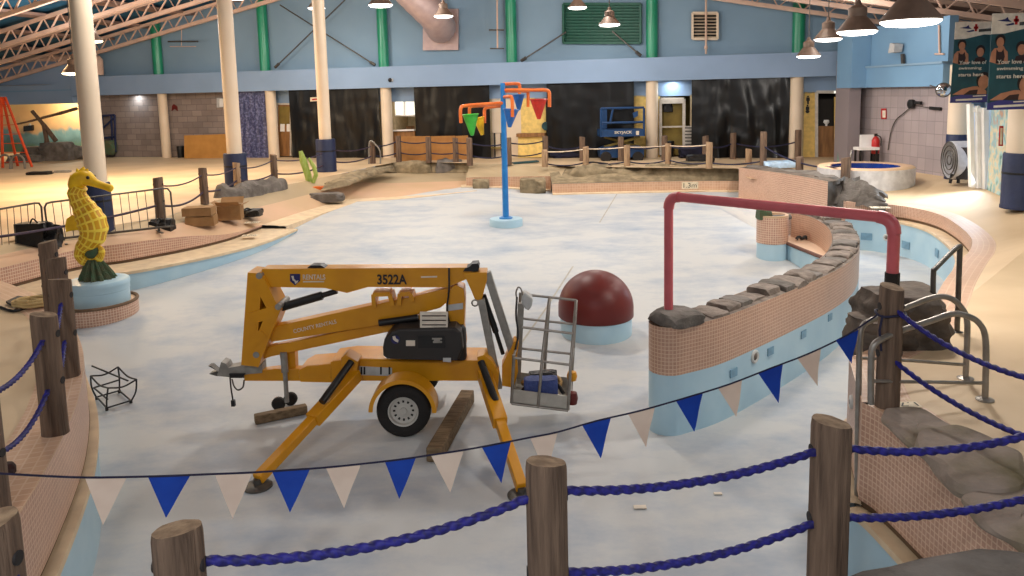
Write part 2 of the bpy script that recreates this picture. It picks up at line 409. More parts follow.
# ---- near left deck with its curved wall
NL = GP([(-40, 271, 0), (0, 281, 0), (40, 297, 0), (66, 314, 0), (77, 333, 0), (84, 358, 0), (80, 393, 0), (67, 428, 0), (40, 480, 0), (6, 535, 0), (-60, 640, 0)])
NLs = smoothpath(NL, 6)
nd = NLs + [V((-9, NLs[-1].y - 1, 0)), V((-22, 6, 0)), V((-22, NLs[0].y + 2, 0))]
struct('floor_deck_left', MB().poly(nd), 'deck', flat=True)
b0, b1 = offs(NLs, 0), offs(NLs, .42)
import_side = 1
def cen(path): 
    return sum((p for p in path), V((0, 0, 0))) / len(path)
inn = V((-12, 9, 0))
def toward(path, d, target):                                           # offset to the side nearer the target point
    a, b = offs(path, d), offs(path, -d)
    return (a, 1) if (cen(a) - target).length < (cen(b) - target).length else (b, -1)
bi, sgn = toward(NLs, .45, inn)
struct('trim_left', MB().loft([setz(NLs, .006), setz(bi, .006)]), 'decktile', flat=True)
basin_wall('wall_left_basin', NLs, -.68, -sgn, .09, 'tilebig')

# ---- right deck and the outer wall of the channel
R = GP([(846, 202, -.35), (873, 203, -.35), (893, 205, -.35), (908, 206.8, -.35), (928, 211, -.35), (945, 217, -.35), (963, 229, -.35), (972, 240, -.33), (970, 250, -.26), (960, 261, -.18), (945, 280, -.05), (930, 305, .06), (905, 332, .14), (872, 348, .18), (849, 358, .2)])
R2 = GP([(849, 358, .2), (855, 380, .2), (862, 402, .2)]); R3 = GP([(862, 402, .2), (884, 414, .2), (930, 449, .2), (1000, 502, .2), (1060, 550, .2), (1180, 660, .2)])
Rs = smoothpath(R, 5); R3s = smoothpath(R3, 4)
edge = Rs + R2[1:] + R3s[1:]
N = len(edge)
def resample(P, n):
    L = [0]
    for a, b in zip(P, P[1:]): L.append(L[-1] + (b - a).length)
    out = []; k = 0
    for i in range(n):
        s = L[-1] * i / (n - 1)
        while k < len(P) - 2 and L[k + 1] < s: k += 1
        t = (s - L[k]) / max(1e-6, L[k + 1] - L[k]); out.append(P[k].lerp(P[k + 1], max(0, min(1, t))))
    return out
ring1, _ = toward(edge, .42, V((14, 12, 0))); ring1 = [V((p.x, p.y, q.z + .004)) for p, q in zip(ring1, edge)]
struct('floor_deck_right', MB().loft([edge, ring1]), 'decktile', angle=80)
op = GP([(851, 163, 0), (900, 170, 0), (947, 177, 0), (987, 190, 0), (1003, 197, 0), (1060, 222, 0)]); op += [V((op[-1].x + 14, op[-1].y, 0)), V((24, 8, .1)), V((9, 2.2, .2)), V((edge[-1].x + 1.5, edge[-1].y - .3, .2))]
struct('floor_deck_right_outer', MB().poly(ring1 + op[::-1]), 'deck', flat=True)
basin_wall('wall_right_channel', Rs, -.68, toward(Rs, .3, V((8, 15, 0)))[1], .3)
s3 = -toward(R3s, .3, V((6, 6, 0)))[1]
basin_wall('wall_right_basin', R3s, -.72, s3, .13, 'tilebig')
s2 = -toward(R2, .3, V((6, 6, 0)))[1]
basin_wall('wall_right_end', [R2[0], R2[1], R2[2]], -.7, s2, .1, 'tilebig')

fr_ = GP([(745, 176, -.05), (800, 187, -.3), (846, 200, -.36)])
bk_ = GP([(738, 168.5, 0), (790, 166, 0), (851, 163, 0)])
struct('floor_deck_spa', MB().loft([smoothpath([p + V((0, -.4, -.03)) for p in fr_], 3), smoothpath([p + V((0, -.05, -.02)) for p in fr_], 3), smoothpath(bk_, 3)]), 'deck', angle=80)
# ---- far side walls of the basin
E1 = GP([(552, 184, -.5), (600, 182.8, -.5), (690, 181, -.5), (741, 181, -.5)])
def facewall(name, top, m='tile', zb=None, lip=.3, side=1):
    root = sroot(name)
    fl = [V((p.x, p.y, floor_z(p.x, p.y) + .05)) for p in top]
    struct('tile_face', MB().loft([top, fl]), m, root)
    l = offs(fl, lip * side)
    struct('coping', MB().loft([fl, [p + V((0, 0, -.01)) for p in l], [p + V((0, 0, -.3)) for p in l]]), 'lip', root)
    return root
facewall('wall_back_basin', smoothpath(E1, 4), 'decktile')
K = GP([(466, 177.5, -.32), (508, 176.5, -.32), (552, 176, -.32)])
K = [K[0] + V((0, 1.6, .0))] + K + [E1[0] + V((0, .9, .18))]
facewall('wall_back_ledge', K, 'decktile')
lb = GP([(470, 163, .0), (508, 164.5, 0), (548, 166, 0)])
struct('floor_ledge', MB().loft([lb, K[1:4]]), 'beach', flat=True)
struct('floor_ledge_side', MB().poly([K[3], lb[2], lb[2] + V((.8, .1, -.02)), E1[0] + V((.2, .2, -.02))]), 'beach', flat=True)
tt = smoothpath(GP([(739, 167.5, .22), (770, 171.5, .22), (800, 176, .22), (828, 181.5, .22)]), 4)
facewall('wall_waterfall_ledge', smoothpath(GP([(818, 195, -.33), (834, 198, -.34), (848, 202, -.35)]), 4), lip=.3)
facewall('wall_spa_basin', tt, lip=.35)
dk = GP([(375, 165, 0), (397, 161.5, 0), (434, 162, 0), (470, 162.5, 0)]); bs = GP([(375, 170, -.2), (397, 172.5, -.45), (434, 172.5, -.45), (470, 172.5, -.45)])
struct('wall_beach_riser', MB().loft([dk, bs]), 'rocktan')
dk = GP([(548, 165, 0), (600, 166, 0), (690, 167, 0), (745, 167.5, 0)]); struct('wall_back_riser', MB().loft([dk, [p + V((0, .1, 0)) for p in E1]]), 'rocktan')
te = tt[-1]; struct('wall_spa_end', MB().loft([[te, te + V((.9, .5, .0)), te + V((2, 1.6, .05))], [V((te.x, te.y, -.7)), V((te.x + .9, te.y + .5, -.7)), V((te.x + 2, te.y + 1.6, -.7))]]), 'rockgrey')
ttb, sg = toward(tt, .5, V((12, 40, 0)))
struct('trim_spa', MB().loft([tt, setz(ttb, .22), setz(ttb, -.1)]), 'rock')

# ---- island wall, hooked, with capstones on its crest
IC = GP([(668, 322, -.1), (704, 314, -.1), (741, 301, -.1), (781, 285.5, -.1), (815, 271, -.1), (837, 258, -.1), (845, 246, -.1), (845, 235, -.1), (838, 225.5, -.1), (822, 217, -.1), (800, 212, -.1)])
ICs = smoothpath(IC, 7); HW = .26
isl = sroot('wall_island')
def ribbon(path, hw, nose=8):
    L, Rr = offs(path, hw), offs(path, -hw)
    t = (path[0] - path[1]); t.z = 0; t.normalize(); side = (L[0] - path[0]).normalized()
    cap = [path[0] + (side * -math.cos(math.pi * k / nose) + t * math.sin(math.pi * k / nose)) * hw for k in range(1, nose)]
    return L[::-1], cap, Rr
Lr, cap, Rr = ribbon(ICs, HW)
loop = Lr + cap[::-1] + Rr
zt, zw = -.1, -.76
struct('tile_face', MB().loft([setz(loop, zt), setz(loop, zw)]), 'tilebig', isl, angle=60)
struct('basin_face', MB().loft([setz(loop, zw), [V((p.x, p.y, floor_z(p.x, p.y) - .2)) for p in loop]]), 'cyanpaint', isl, angle=60)
struct('crest', MB().loft([setz(Lr[::-1], zt - .005), setz(ICs, zt + .03), setz(Rr, zt - .005)]), 'capstone', isl)
# capstones: rough slabs set across the crest
acc = 0; k = 0; last = 0; i = 0
total = sum((b - a).length for a, b in zip(ICs, ICs[1:])); pos = .02
while pos < total - .1:
    L = 0
    for a, b in zip(ICs, ICs[1:]):
        s = (b - a).length
        if L + s >= pos: p = a.lerp(b, (pos - L) / s); tdir = (b - a).normalized(); break
        L += s
    ang = math.atan2(tdir.y, tdir.x); ln = random.uniform(.34, .62) if k else .62; hgt = random.uniform(.06, .16) if k else .17
    wd = random.uniform(.2, .27) if k else .3
    mb = MB().rock(V((p.x, p.y, zt - .03)) + tdir * (ln * .38 if k else .12), (ln * .46, wd, hgt), seed=30 + k, sub=3, rough=.28 if k else .14, rot=ang)
    struct('capstone', mb, 'capstone' if k % 3 else 'rockgrey', isl, angle=35)
    pos += ln * .92; k += 1
# bench inside the hook and the round pier at its end
bz = -.7
bench = GP([(781, 240, bz), (803, 249, bz), (826, 258, bz), (838, 247, bz), (841, 236, bz), (826, 226, bz), (800, 221, bz), (786, 226, bz)])
br = sroot('wall_bench')
struct('bench_top', MB().prism(bench, (0, 0, -.06)), 'decktile', br, flat=True)
ed = [bench[0], bench[1], bench[2]]
struct('bench_edge', MB().tube([p + V((0, -.02, -.02)) for p in ed], .045, 8), 'brownedge', br)
struct('bench_face', MB().loft([[p + V((0, .04, -.06)) for p in ed], [V((p.x, p.y + .04, floor_z(p.x, p.y) - .1)) for p in ed]]), 'cyanpaint', br)
pc = G(772.5, 216, -.08); pr = 15.5 * pc.y / FOC
pier = sroot('wall_pier', (pc.x, pc.y, 0))
ring = lambda z, r: [V((pc.x + r * math.cos(a), pc.y + r * math.sin(a), z)) for a in [2 * math.pi * j / 32 for j in range(33)]]
struct('tile_face', MB().loft([ring(-.08, pr), ring(-.72, pr)]), 'tile', pier, angle=60)
struct('basin_face', MB().loft([ring(-.72, pr * .97), ring(-1.7, pr * .97)]), 'cyanpaint', pier, angle=60)
struct('rim', MB().loft([ring(-.08, pr), ring(-.04, pr), ring(-.04, pr * .8), ring(-.16, pr * .8), ring(-.16, .01)]), 'terrace', pier)
struct('wall_hook_end', MB().loft([[ICs[-1] + V((0, .3, 0)), V((pc.x + .1, pc.y + .25, -.1))], setz([ICs[-1] + V((0, .3, 0)), V((pc.x + .1, pc.y + .25, 0))], -1.5)]), 'tile')

# fittings of the basin walls: round return jets and small square paint samples
def on_path_fit(px, py, path, side, hw):
    best = None
    for a, b in zip(path, path[1:]):
        n = V((b.y - a.y, a.x - b.x, 0)).normalized() * side
        pa = a + n * hw; d = ray(px, py); den = d.dot(n)
        if abs(den) < 1e-6: continue
        q = EYE + d * ((pa - EYE).dot(n) / den); t = (q - pa).dot((b - a).normalized()); L = (b - a).length
        if -.02 <= t <= L + .02 and (EYE - q).dot(n) > 0 and (best is None or q.y < best[0].y): best = (q, n)
    return best

# ------------------------------------------------------------------ back wall and upper structure
zb, ztop = 3.38, 0
bf = OW(128, 94.5, .8); zb = bf.z; ztop = OW(300, 69.5, .8).z
tl, tr = wt(OW(72, 100, .8)), wt(OW(848, 70, .8))
tL = -16
def wbox(name, t0, t1, z0, z1, o0, o1, m, parent=None, struct_=True):
    a, b = WP(t0, z0, o0), WP(t1, z0, o0); c = WP((t0 + t1) / 2, (z0 + z1) / 2, (o0 + o1) / 2)
    mb = MB().box(c, (t1 - t0, abs(o1 - o0), z1 - z0), Matrix((WU, WN, V((0, 0, 1)))).transposed())
    return struct(name, mb, m, parent) if struct_ else obj(name, mb, m, parent)
def WB(mb, t0, t1, z0, z1, o0, o1):
    return mb.box(WP((t0 + t1) / 2, (z0 + z1) / 2, (o0 + o1) / 2), (t1 - t0, abs(o1 - o0), z1 - z0), Matrix((WU, WN, V((0, 0, 1)))).transposed())
wbox('trim_bulkhead', tl, tr, zb, ztop, .8, -.0, 'beam')
wbox('wall_back_upper', tL, 50, zb + .02, 14, -.05, -.3, 'upperwall')
zl = OW(40, 104, .8).z
wbox('trim_bulkhead_left', tL, tl, zl, OW(40, 60, .8).z, .75, 0, 'beam')
zline = OW(30, 91, .8).z
wbox('trim_bulkhead_seam', tL, tl - .05, zline - .03, zline + .03, .75, .77, 'rightblue')
def wspan(x0, x1, off=0.0): return wt(OW(x0, 120, off)), wt(OW(x1, 120, off))
# stretches of the back wall
def wuv(name, t0, t1, z0, z1, off, m):
    mb = MB().loft([[WP(t0 + (t1 - t0) * k / 8, z1, off) for k in range(9)], [WP(t0 + (t1 - t0) * k / 8, z0, off) for k in range(9)]])
    return struct(name, mb, m)
t0, t1 = wspan(80, 276); wuv('wall_back_block', t0, t1, 0, zb, 0, 'block')
t2, t3 = wspan(660, 690); t4, t5 = wspan(816, 841); t6, t7 = wspan(395, 417); t8, t9 = wspan(276, 291)
wuv('wall_back_header', t1, tr + 3, 2.75, zb + .05, 0, 'beam')
for (xa, xb, m) in ((291, 395, 'tanwall'), (417, 492, 'tanwall'), (492, 521, 'column'), (521, 546, 'yellowwall'), (546, 632, 'darkroom'), (632, 660, 'yellowwall'), (690, 804, 'tanwall'), (804, 816, 'yellowwall'), (841, 862, 'blockplain')):
    a, b = wspan(xa, xb); wuv('wall_back_panel', a, b, 0, 2.8, 0, m)
# recess behind the open doorways
for (a, b, m) in ((t8, t9, 'tanwall'), (t6, t7, 'tanwall'), (t2, t3, 'olive'), (t4, t5, 'darkroom')):
    mb = MB(); d = 1.6
    mb.add([WP(a, 0, -d), WP(b, 0, -d), WP(b, 2.8, -d), WP(a, 2.8, -d), WP(a, 0, 0), WP(b, 0, 0), WP(b, 2.8, 0), WP(a, 2.8, 0)], [(0, 1, 2, 3), (0, 3, 7, 4), (1, 5, 6, 2), (3, 2, 6, 7)])
    struct('wall_back_recess', mb, m, flat=True)
# left alcove with its painted backdrop wall
a, b = tL, wt(OW(80, 120, -4)) + 3
m = bpy.data.materials.new('mural'); m.use_nodes = True; nn = m.node_tree.nodes; ll = m.node_tree.links; MATS['mural'] = m
tc = nn.new('ShaderNodeTexCoord'); sp = nn.new('ShaderNodeSeparateXYZ'); ll.new(tc.outputs['Object'], sp.inputs[0])
nz = nn.new('ShaderNodeTexNoise'); nz.inputs['Scale'].default_value = 1.3; nz.inputs['Detail'].default_value = 6; ll.new(tc.outputs['Object'], nz.inputs['Vector'])
ad = nn.new('ShaderNodeMath'); ad.operation = 'MULTIPLY_ADD'; ad.inputs[1].default_value = 1.5; ll.new(nz.outputs['Fac'], ad.inputs[0]); ll.new(sp.outputs['Z'], ad.inputs[2])
mr = nn.new('ShaderNodeMapRange'); mr.inputs['From Min'].default_value = .5; mr.inputs['From Max'].default_value = 4.2; ll.new(ad.outputs[0], mr.inputs['Value'])
cr = nn.new('ShaderNodeValToRGB'); el = cr.color_ramp.elements
for pos_, c_ in ((.0, (92, 98, 84)), (.14, (88, 116, 90)), (.24, (84, 120, 128)), (.38, (110, 150, 160)), (.46, (206, 172, 132)), (.7, (238, 196, 140)), (1.0, (246, 222, 160))):
    e = el.new(pos_) if pos_ not in (0.0, 1.0) else (el[0] if pos_ == 0 else el[-1]); e.color = lin(c_)
ll.new(mr.outputs[0], cr.inputs['Fac']); ll.new(cr.outputs['Color'], nn['Principled BSDF'].inputs['Base Color']); nn['Principled BSDF'].inputs['Roughness'].default_value = .7
mb = MB().loft([[WP(a, 4.2, -4), WP(b, 4.2, -4)], [WP(a, 0, -4), WP(b, 0, -4)]]); struct('wall_alcove', mb, 'mural', flat=True)
mb = MB().loft([[WP(a, 4.1, -4), WP(b, 4.1, -4)], [WP(a, 4.1, 1), WP(b, 4.1, 1)]]); struct('ceiling_alcove', mb, 'cream', flat=True)
mb = MB().loft([[WP(t0, 4, 0), WP(t0 + .0, 4, -4)], [WP(t0, 0, 0), WP(t0, 0, -4)]]); struct('wall_alcove_side', mb, 'block', flat=True)

# green pilasters against the upper wall
gx = [158, 265, 384, 512, 652, 798]
greens = []
for x in gx:
    p = OW(x, 60, .12); t = wt(p)
    mb = MB().lathe(WP(t, ztop - .3, .15), [(.26, 0), (.26, 9.5)], 20); o = struct('trim_pilaster', mb, 'green'); greens.append(t)
# roof: joists and the deck above them
rA, rB = OW(128, 40, 1.2), OW(800, 13, 1.2)
tA, tB = wt(rA), wt(rB); zr0 = (rA.z + rB.z) / 2; tR = (tA + tB) / 2; SL = .2; zR = zr0 + SL * (tB - tA) / 2
def zchord(t): return zR - SL * abs(t - tR)
TD = .75
for (ta, tb_) in ((-18, tR), (tR, 52)):
    mb = MB().add([WP(ta, zchord(ta) + TD + .18, -.4), WP(tb_, zchord(tb_) + TD + .18, -.4), WP(tb_, zchord(tb_) + TD + .18, 44), WP(ta, zchord(ta) + TD + .18, 44)], [(0, 1, 2, 3)])
    struct('ceiling', mb, 'ceilblue' if ta < 0 else 'deckroof', flat=True)
# ribs of the roof deck, running back to front
for i in range(26):
    t = -17 + i * 2.7
    if abs(t - tR) < .5: continue
    if tR - 7 < t < tR + 6: continue
    w = 1.1 if t < tR else .9
    z = zchord(t) + TD + .08
    struct('ceiling_rib', MB().bar(WP(t, z, -.3), WP(t, z, 30), w, .12), 'deckroof')
# right block wall with its blue band
ra, rb = G(851, 162, 0), G(947, 177, 0); RU = (rb - ra).normalized(); RN = V((RU.y, -RU.x, 0))
if RN.y > 0: RN = -RN
def RW(px, py, off=0):
    d = ray(px, py); base = ra + RN * off; return EYE + d * ((base - EYE).dot(RN) / d.dot(RN))
rl = (rb - ra).length
def RP(s, z, off=0): return ra + RU * s + RN * off + V((0, 0, z))
zrb, zrt = RW(900, 87, .35).z, RW(900, 65.5, .35).z
struct('wall_right_block', MB().loft([[RP(rl * k / 8, zrb + .1) for k in range(9)], [RP(rl * k / 8, 0) for k in range(9)]]), 'blockplain')
def rbox(name, s0, s1, z0, z1, o0, o1, m, parent=None):
    return struct(name, MB().box(RP((s0 + s1) / 2, (z0 + z1) / 2, (o0 + o1) / 2), (s1 - s0, abs(o1 - o0), z1 - z0), Matrix((RU, RN, V((0, 0, 1)))).transposed()), m, parent)
rbox('trim_right_band', 0, rl + .05, zrb, zrt, 0, .35, 'rightblue')
rbox('trim_right_upper', .0, rl + .05, zrt, RW(900, 23, .2).z, -.1, .2, 'rightblue')
rbox('trim_right_ledge', .0, rl + .05, zrt - .02, zrt + .05, .0, .4, 'upperwall')
# corner pier where the two walls meet
p = G(851.5, 165, 0); struct('wall_corner', MB().box((p.x, p.y + .5, 2), (.45, 1.2, 4), None), 'blockplain'); 
struct('wall_corner_upper', MB().box((p.x + .1, p.y + .35, (zrb + 5.2) / 2), (.7, 1.3, 5.2 - zrb), None), 'rightblue')
# right side wall with painted mural stones, seen at a slant
qa, qb = G(987, 190, 0), G(1003, 197, 0); QU = (qb - qa).normalized()
m = bpy.data.materials.new('stonepaint'); m.use_nodes = True; nn = m.node_tree.nodes; ll = m.node_tree.links; MATS['stonepaint'] = m
tc = nn.new('ShaderNodeTexCoord'); vo = nn.new('ShaderNodeTexNoise'); vo.inputs['Scale'].default_value = 2.2; vo.inputs['Detail'].default_value = 5; ll.new(tc.outputs['Object'], vo.inputs['Vector'])
cr = nn.new('ShaderNodeValToRGB'); el = cr.color_ramp.elements
for pos_, c_ in ((.3, (70, 100, 70)), (.42, (150, 190, 196)), (.5, (206, 186, 146)), (.58, (120, 168, 178)), (.7, (176, 130, 104))):
    e = el.new(pos_); e.color = lin(c_)
el[0].color = lin((120, 100, 80)); el[-1].color = lin((210, 190, 150))
ll.new(vo.outputs['Fac'], cr.inputs['Fac']); ll.new(cr.outputs['Color'], nn['Principled BSDF'].inputs['Base Color'])
struct('wall_right', MB().add([qa, qa + QU * 20, qa + QU * 20 + V((0, 0, 3.2)), qa + V((0, 0, 3.2))], [(0, 1, 2, 3)]), 'stonepaint', flat=True)
struct('wall_right_upper', MB().add([qa + V((0, 0, 3.2)), qa + QU * 20 + V((0, 0, 3.2)), qa + QU * 20 + V((0, 0, 4.6)), qa + V((0, 0, 4.6))], [(0, 1, 2, 3)]), 'rightblue', flat=True)
# daylight lobby between the block wall and the mural wall
lob = [RP(rl, 0, 0), RP(rl, 0, -4), qa + V((2.5, 4.5, 0)), qa]
struct('wall_lobby', MB().loft([[p + V((0, 0, 3.3)) for p in lob], lob]), 'lightblue', flat=True)
struct('ceiling_lobby', MB().poly([p + V((0, 0, 3.3)) for p in lob]), 'white', flat=True)
# ================================================================== COLUMNS, POSTS, ROPES, PENNANTS, ROCKS, RAILS
def roofz(p): return zchord(wt(p)) + TD
def column(base, r, label, group, pad_h=None, pad_r=None, top=None, padlabel=None):
    t = thing('column', label, 'column', base, group)
    b = V(base); zt_ = top if top else roofz(b)
    obj('shaft', MB().lathe(b, [(r, 0), (r, zt_ - b.z)], 28), 'column', t)
    if pad_h:
        pr_ = pad_r or r * 1.25
        obj('pad', MB().lathe(b, [(pr_ * 1.03, 0), (pr_ * 1.03, .06), (pr_, .09), (pr_, pad_h - .05), (pr_ * .96, pad_h), (r, pad_h)], 28), 'pad', t)['label'] = 'navy blue padded wrap'
        obj('strap', MB().lathe(b, [(pr_ * 1.015, pad_h * .62), (pr_ * 1.015, pad_h * .62 + .05)], 28), 'blackmetal', t)
    return t
column(G(101, 232, -.12), .24, 'tall cream column with navy pad behind the seahorse', 'tall round columns', 1.22, .3)
column(G(237, 188, 0), .25, 'tall cream column with navy pad beside the blue curtain', 'tall round columns', 1.2, .38)
column(G(327, 171.5, 0), .245, 'tall cream column with navy pad behind the green cactus', 'tall round columns', 1.34, .4)
column(G(956, 178.5, 0), .32, 'thick cream column with navy pad behind the drum fan', 'tall round columns', 1.42, .34, top=3.6)
column(G(1020, 208, 0), .36, 'thick cream column at the right edge of the photo', 'tall round columns', 1.34, .42, top=4.4)
for x, lab in ((164, 'slim cream column in front of the block wall beside the yellow board'), (272, 'cream column between the blue curtain and the paper-covered door'), (387, 'cream column left of the bright window'), (652, 'cream column beside the glass door and blue scissor lift'), (796, 'cream column right of the widest black sheet')):
    p = OW(x, 120, .45); p.z = 0; column(p, .27 if x != 164 else .24, lab, 'columns under the back bulkhead', top=zb + .01)

# ---- posts
NB = {}
def post(key, base, ytop=None, r=.117, h=1.12, label='', group='', detail=True, m='wood', seed=0):
    b = V(base)
    if ytop is not None: h = DY(proj(b)[0], ytop, b.y).z - b.z
    rnd = random.Random(seed + 11); n = 22; pts = []
    prof = [(r * 1.02, 0), (r, .05), (r * .99, h * .5), (r * .985, h - .03), (r * .94, h)]
    mb = MB(); vs = []
    for (rr, z) in prof:
        for k in range(n):
            a = 2 * math.pi * k / n
            q = rr * (1 + .03 * math.sin(3 * a + seed) + .02 * math.sin(7 * a + seed * 2))
            vs.append(b + V((q * math.cos(a), q * math.sin(a), z + (.02 * math.cos(a + seed) if z == h else 0))))
    fs = [(i * n + k, i * n + (k + 1) % n, (i + 1) * n + (k + 1) % n, (i + 1) * n + k) for i in range(len(prof) - 1) for k in range(n)]
    mb.add(vs, fs)
    if detail:
        t = thing('fence_post', label, 'post', b, group)
        obj('shaft', mb, m, t)
        cap_ = MB().add(vs[-n:] + [b + V((0, 0, h + .004))], [(k, (k + 1) % n, n) for k in range(n)]); obj('top', cap_, 'endgrain', t)
        for hz in (h * .84, h * .45):
            obj('rope_hole', MB().lathe(b + V((0, 0, hz)), [(.034, r * -1.02), (.034, r * 1.02)], 12, Matrix.Rotation(math.radians(90), 3, 'Y')), 'hole', t)
    else:
        mb.add(vs[-n:] + [b + V((0, 0, h + .004))], [(k, (k + 1) % n, n) for k in range(n)])
        t = obj('fence_post', mb, m, None, loc=b); tag(t, label, 'post', group)
    NB[key] = (b, h, r); return t
def G3(px, Y, z=0.0, py=400):
    d = ray(px, py); p = EYE + d * (Y / d.y); p.z = z; return p
gN = 'weathered posts of the near rope fence'
post('g', G3(177, 3.26, 0, 535), h=1.09, r=.112, label='weathered post cut off at the bottom edge, left of the middle near post', group=gN, seed=1)
post('h', G3(546, 3.76, 0, 480), h=1.12, r=.108, label='weathered post standing nearest in the middle under the pennants', group=gN, seed=2)
post('i', G3(830.5, 4.26, 0, 440), h=1.075, r=.113, label='tall knotted post at the right with ropes on both sides', group=gN, seed=3)
post('j', G(887, 406, .2), ytop=286.5, r=.1, label='post on the deck corner beside the steel ladder rails', group=gN, seed=4)
NB['k'] = (V((3.78, 4.42, .2)), 1.12, .117)
gL = 'weathered posts of the left rope fence'
post('a', G(55, 321, 0), ytop=241.5, r=.118, label='hindmost post of the left cluster, below the black bag', group=gL, seed=6)
post('b', G(64, 345, 0), ytop=258, r=.118, label='second hindmost post of the left cluster, in front of the seahorse base', group=gL, seed=7)
post('c', G(69, 376, 0), ytop=279, r=.115, label='left cluster post standing next to the curved pool edge above the wire frame', group=gL, seed=8)
post('d', G(56, 433, 0), ytop=314, r=.112, label='front post of the left cluster, with two ropes sagging to its left', group=gL, seed=9)
post('e', G(-6, 518, 0), r=.118, label='post at the left edge level with the pennant cord', group=gL, seed=10)
post('f', G3(-9, 3.3, 0, 540), r=.118, label='post in the bottom left corner', group=gL, seed=12)
gT = 'posts of the rope fence along the left terrace'
post('l1', G(161, 220, -.05), ytop=177.5, r=.125, label='terrace post at the right end of the steel barrier', group=gT, seed=13)
post('l2', G(205, 204, 0), ytop=168, r=.12, label='terrace post behind the open cardboard box', group=gT, seed=14)
post('l3', G(238, 190, 0), ytop=162.5, r=.12, label='terrace post standing against a navy column pad left of the rocks', group=gT, m='woodpale', seed=15)
post('l4', G(275, 184, 0), ytop=154.5, r=.12, label='terrace post between the cactus and the rock row', group=gT, seed=16)
post('l5', G(331, 170.5, 0), ytop=144.5, r=.12, label='terrace post against the navy pad behind the cactus', group=gT, m='woodpale', detail=False, seed=17)
post('l6', G(373, 163.5, 0), ytop=142, r=.13, label='post beside the small steel handrail', group=gT, detail=False, seed=18)
gC = 'posts of the rope fence in front of the cardboard'
for k_, (x, yt, yb, lb_) in enumerate(((399, 136, 162, 'post at the left end of the cardboard screen'), (429, 137, 162.5, 'post in the middle of the cardboard screen'), (456, 138, 162, 'post near the right end of the cardboard screen'), (470, 138, 165.5, 'post just right of the cardboard screen'), (509, 138, 165, 'post right behind the blue spray pole'))):
    post('c%d' % k_, G(x, yb, 0), ytop=yt, r=.13, label=lb_, group=gC, detail=False, seed=20 + k_)
gF = 'pale posts along the far pool edge'
for k_, (x, yt, yb, lb_) in enumerate(((545, 150, 167, 'first short pale post right of the blue spray pole'), (586, 147, 166.5, 'second pale post right of the spray pole, left of the scissor lift'), (627, 145, 166, 'pale post in front of the blue scissor lift'), (668, 143.5, 164.5, 'pale post in front of the glass door'), (709, 142, 168.5, 'pale post beside the black bundle on the rocks'), (748.5, 149, 165, 'lowest pale post on the corner of the spa wall'), (763, 132, 169, 'tall dark-sided post on the spa wall in front of the black sheet'))):
    post('f%d' % k_, G(x, yb, 0.0), ytop=yt, r=.125, label=lb_, group=gF, detail=False, m='woodpale' if k_ < 6 else 'wood', seed=30 + k_)
gR = 'dark posts of the rear rope line'
for k_, (x, yt, yb, lb_) in enumerate(((545.5, 136, 161, 'dark rear post close behind the first pale post'), (582.5, 137, 161, 'dark rear post left of the scissor lift'), (621, 137, 161, 'dark rear post in front of the scissor lift'), (664.5, 136, 160, 'dark rear post in front of the glass door'), (705.5, 136, 161, 'dark rear post at the left part of the widest black sheet'), (733, 133, 159, 'dark rear post in the middle of the widest black sheet'), (797.5, 130, 160, 'dark rear post in front of the right cream column'))):
    post('r%d' % k_, G(x, yb, 0), ytop=yt, r=.13, label=lb_, group=gR, detail=False, seed=40 + k_)
post('s1', G(799.5, 172, .1), ytop=157, r=.13, label='short stub post left of the blue spa water', group='stub posts by the spa', detail=False, seed=50)
post('s2', G(845.5, 178, .2), ytop=157.5, r=.14, label='short stub post on top of the waterfall rocks', group='stub posts by the spa', detail=False, seed=51)

# ---- ropes
def rpt(key, f): b, h, r = NB[key]; return b + V((0, 0, h * f))
def rope(keys, fr, sags, label, r=.021, m='rope', twisted=True, ends=None, group=None, seg=26, cat='rope', name='rope'):
    P = [rpt(k, fr) if isinstance(k, str) else V(k) for k in keys]; pts = []
    for i, (a, b) in enumerate(zip(P, P[1:])):
        s = sags[i] if isinstance(sags, (list, tuple)) else sags
        L = (b - a).length; n = max(6, int(L * 70) if twisted else seg)
        for j in range(n):
            t = j / n; q = a.lerp(b, t); q.z -= s * 4 * t * (1 - t); pts.append(q)
    pts.append(P[-1])
    o = obj(name, MB().tube(pts, r, 12 if twisted else 6, twist=(.22, 85) if twisted else None), m, None, loc=P[0], angle=60)
    return tag(o, label, cat, group)
gr = 'blue ropes of the near fence'
rope(['f', 'g', 'h', 'i', 'k'], .86, [.3, .12, .09, .17], 'thick blue twisted rope, upper one through the three nearest posts', r=.022, group=gr)
rope(['f', 'g', 'h', 'i', 'k'], .45, [.3, .12, .1, .12], 'thick blue twisted rope, lower one along the bottom edge', r=.022, group=gr)
rope(['j', 'k'], .84, .2, 'blue twisted rope descending right from the top of the ladder-side post', r=.02, group=gr)
rope(['j', 'k'], .42, .16, 'blue twisted rope descending right from halfway down the ladder-side post', r=.02, group=gr)
gr = 'blue ropes of the left cluster'
rope(['d', 'e'], .83, .12, 'blue rope sagging left from the upper hole of the front left post', r=.02, group=gr)
rope(['d', 'e'], .43, .16, 'blue rope sagging left from the lower hole of the front left post', r=.02, group=gr)
rope(['a', 'b', 'c', 'd'], .8, [.1, .1, .16], 'blue rope strung between the upper holes of the left post cluster', r=.02, group=gr)
rope(['a', 'b', 'c', 'd'], .42, [.1, .1, .16], 'blue rope strung between the lower holes of the left post cluster', r=.02, group=gr)
gr = 'dark ropes along the terrace'
lfar = G(-60, 262, 0) 
rope(['l1', 'l2', 'l3', 'l4', 'l5', 'l6'], .82, [.13, .1, .12, .2, .15], 'upper dark rope of the left terrace fence', r=.022, m='ropedull', twisted=False, group=gr)
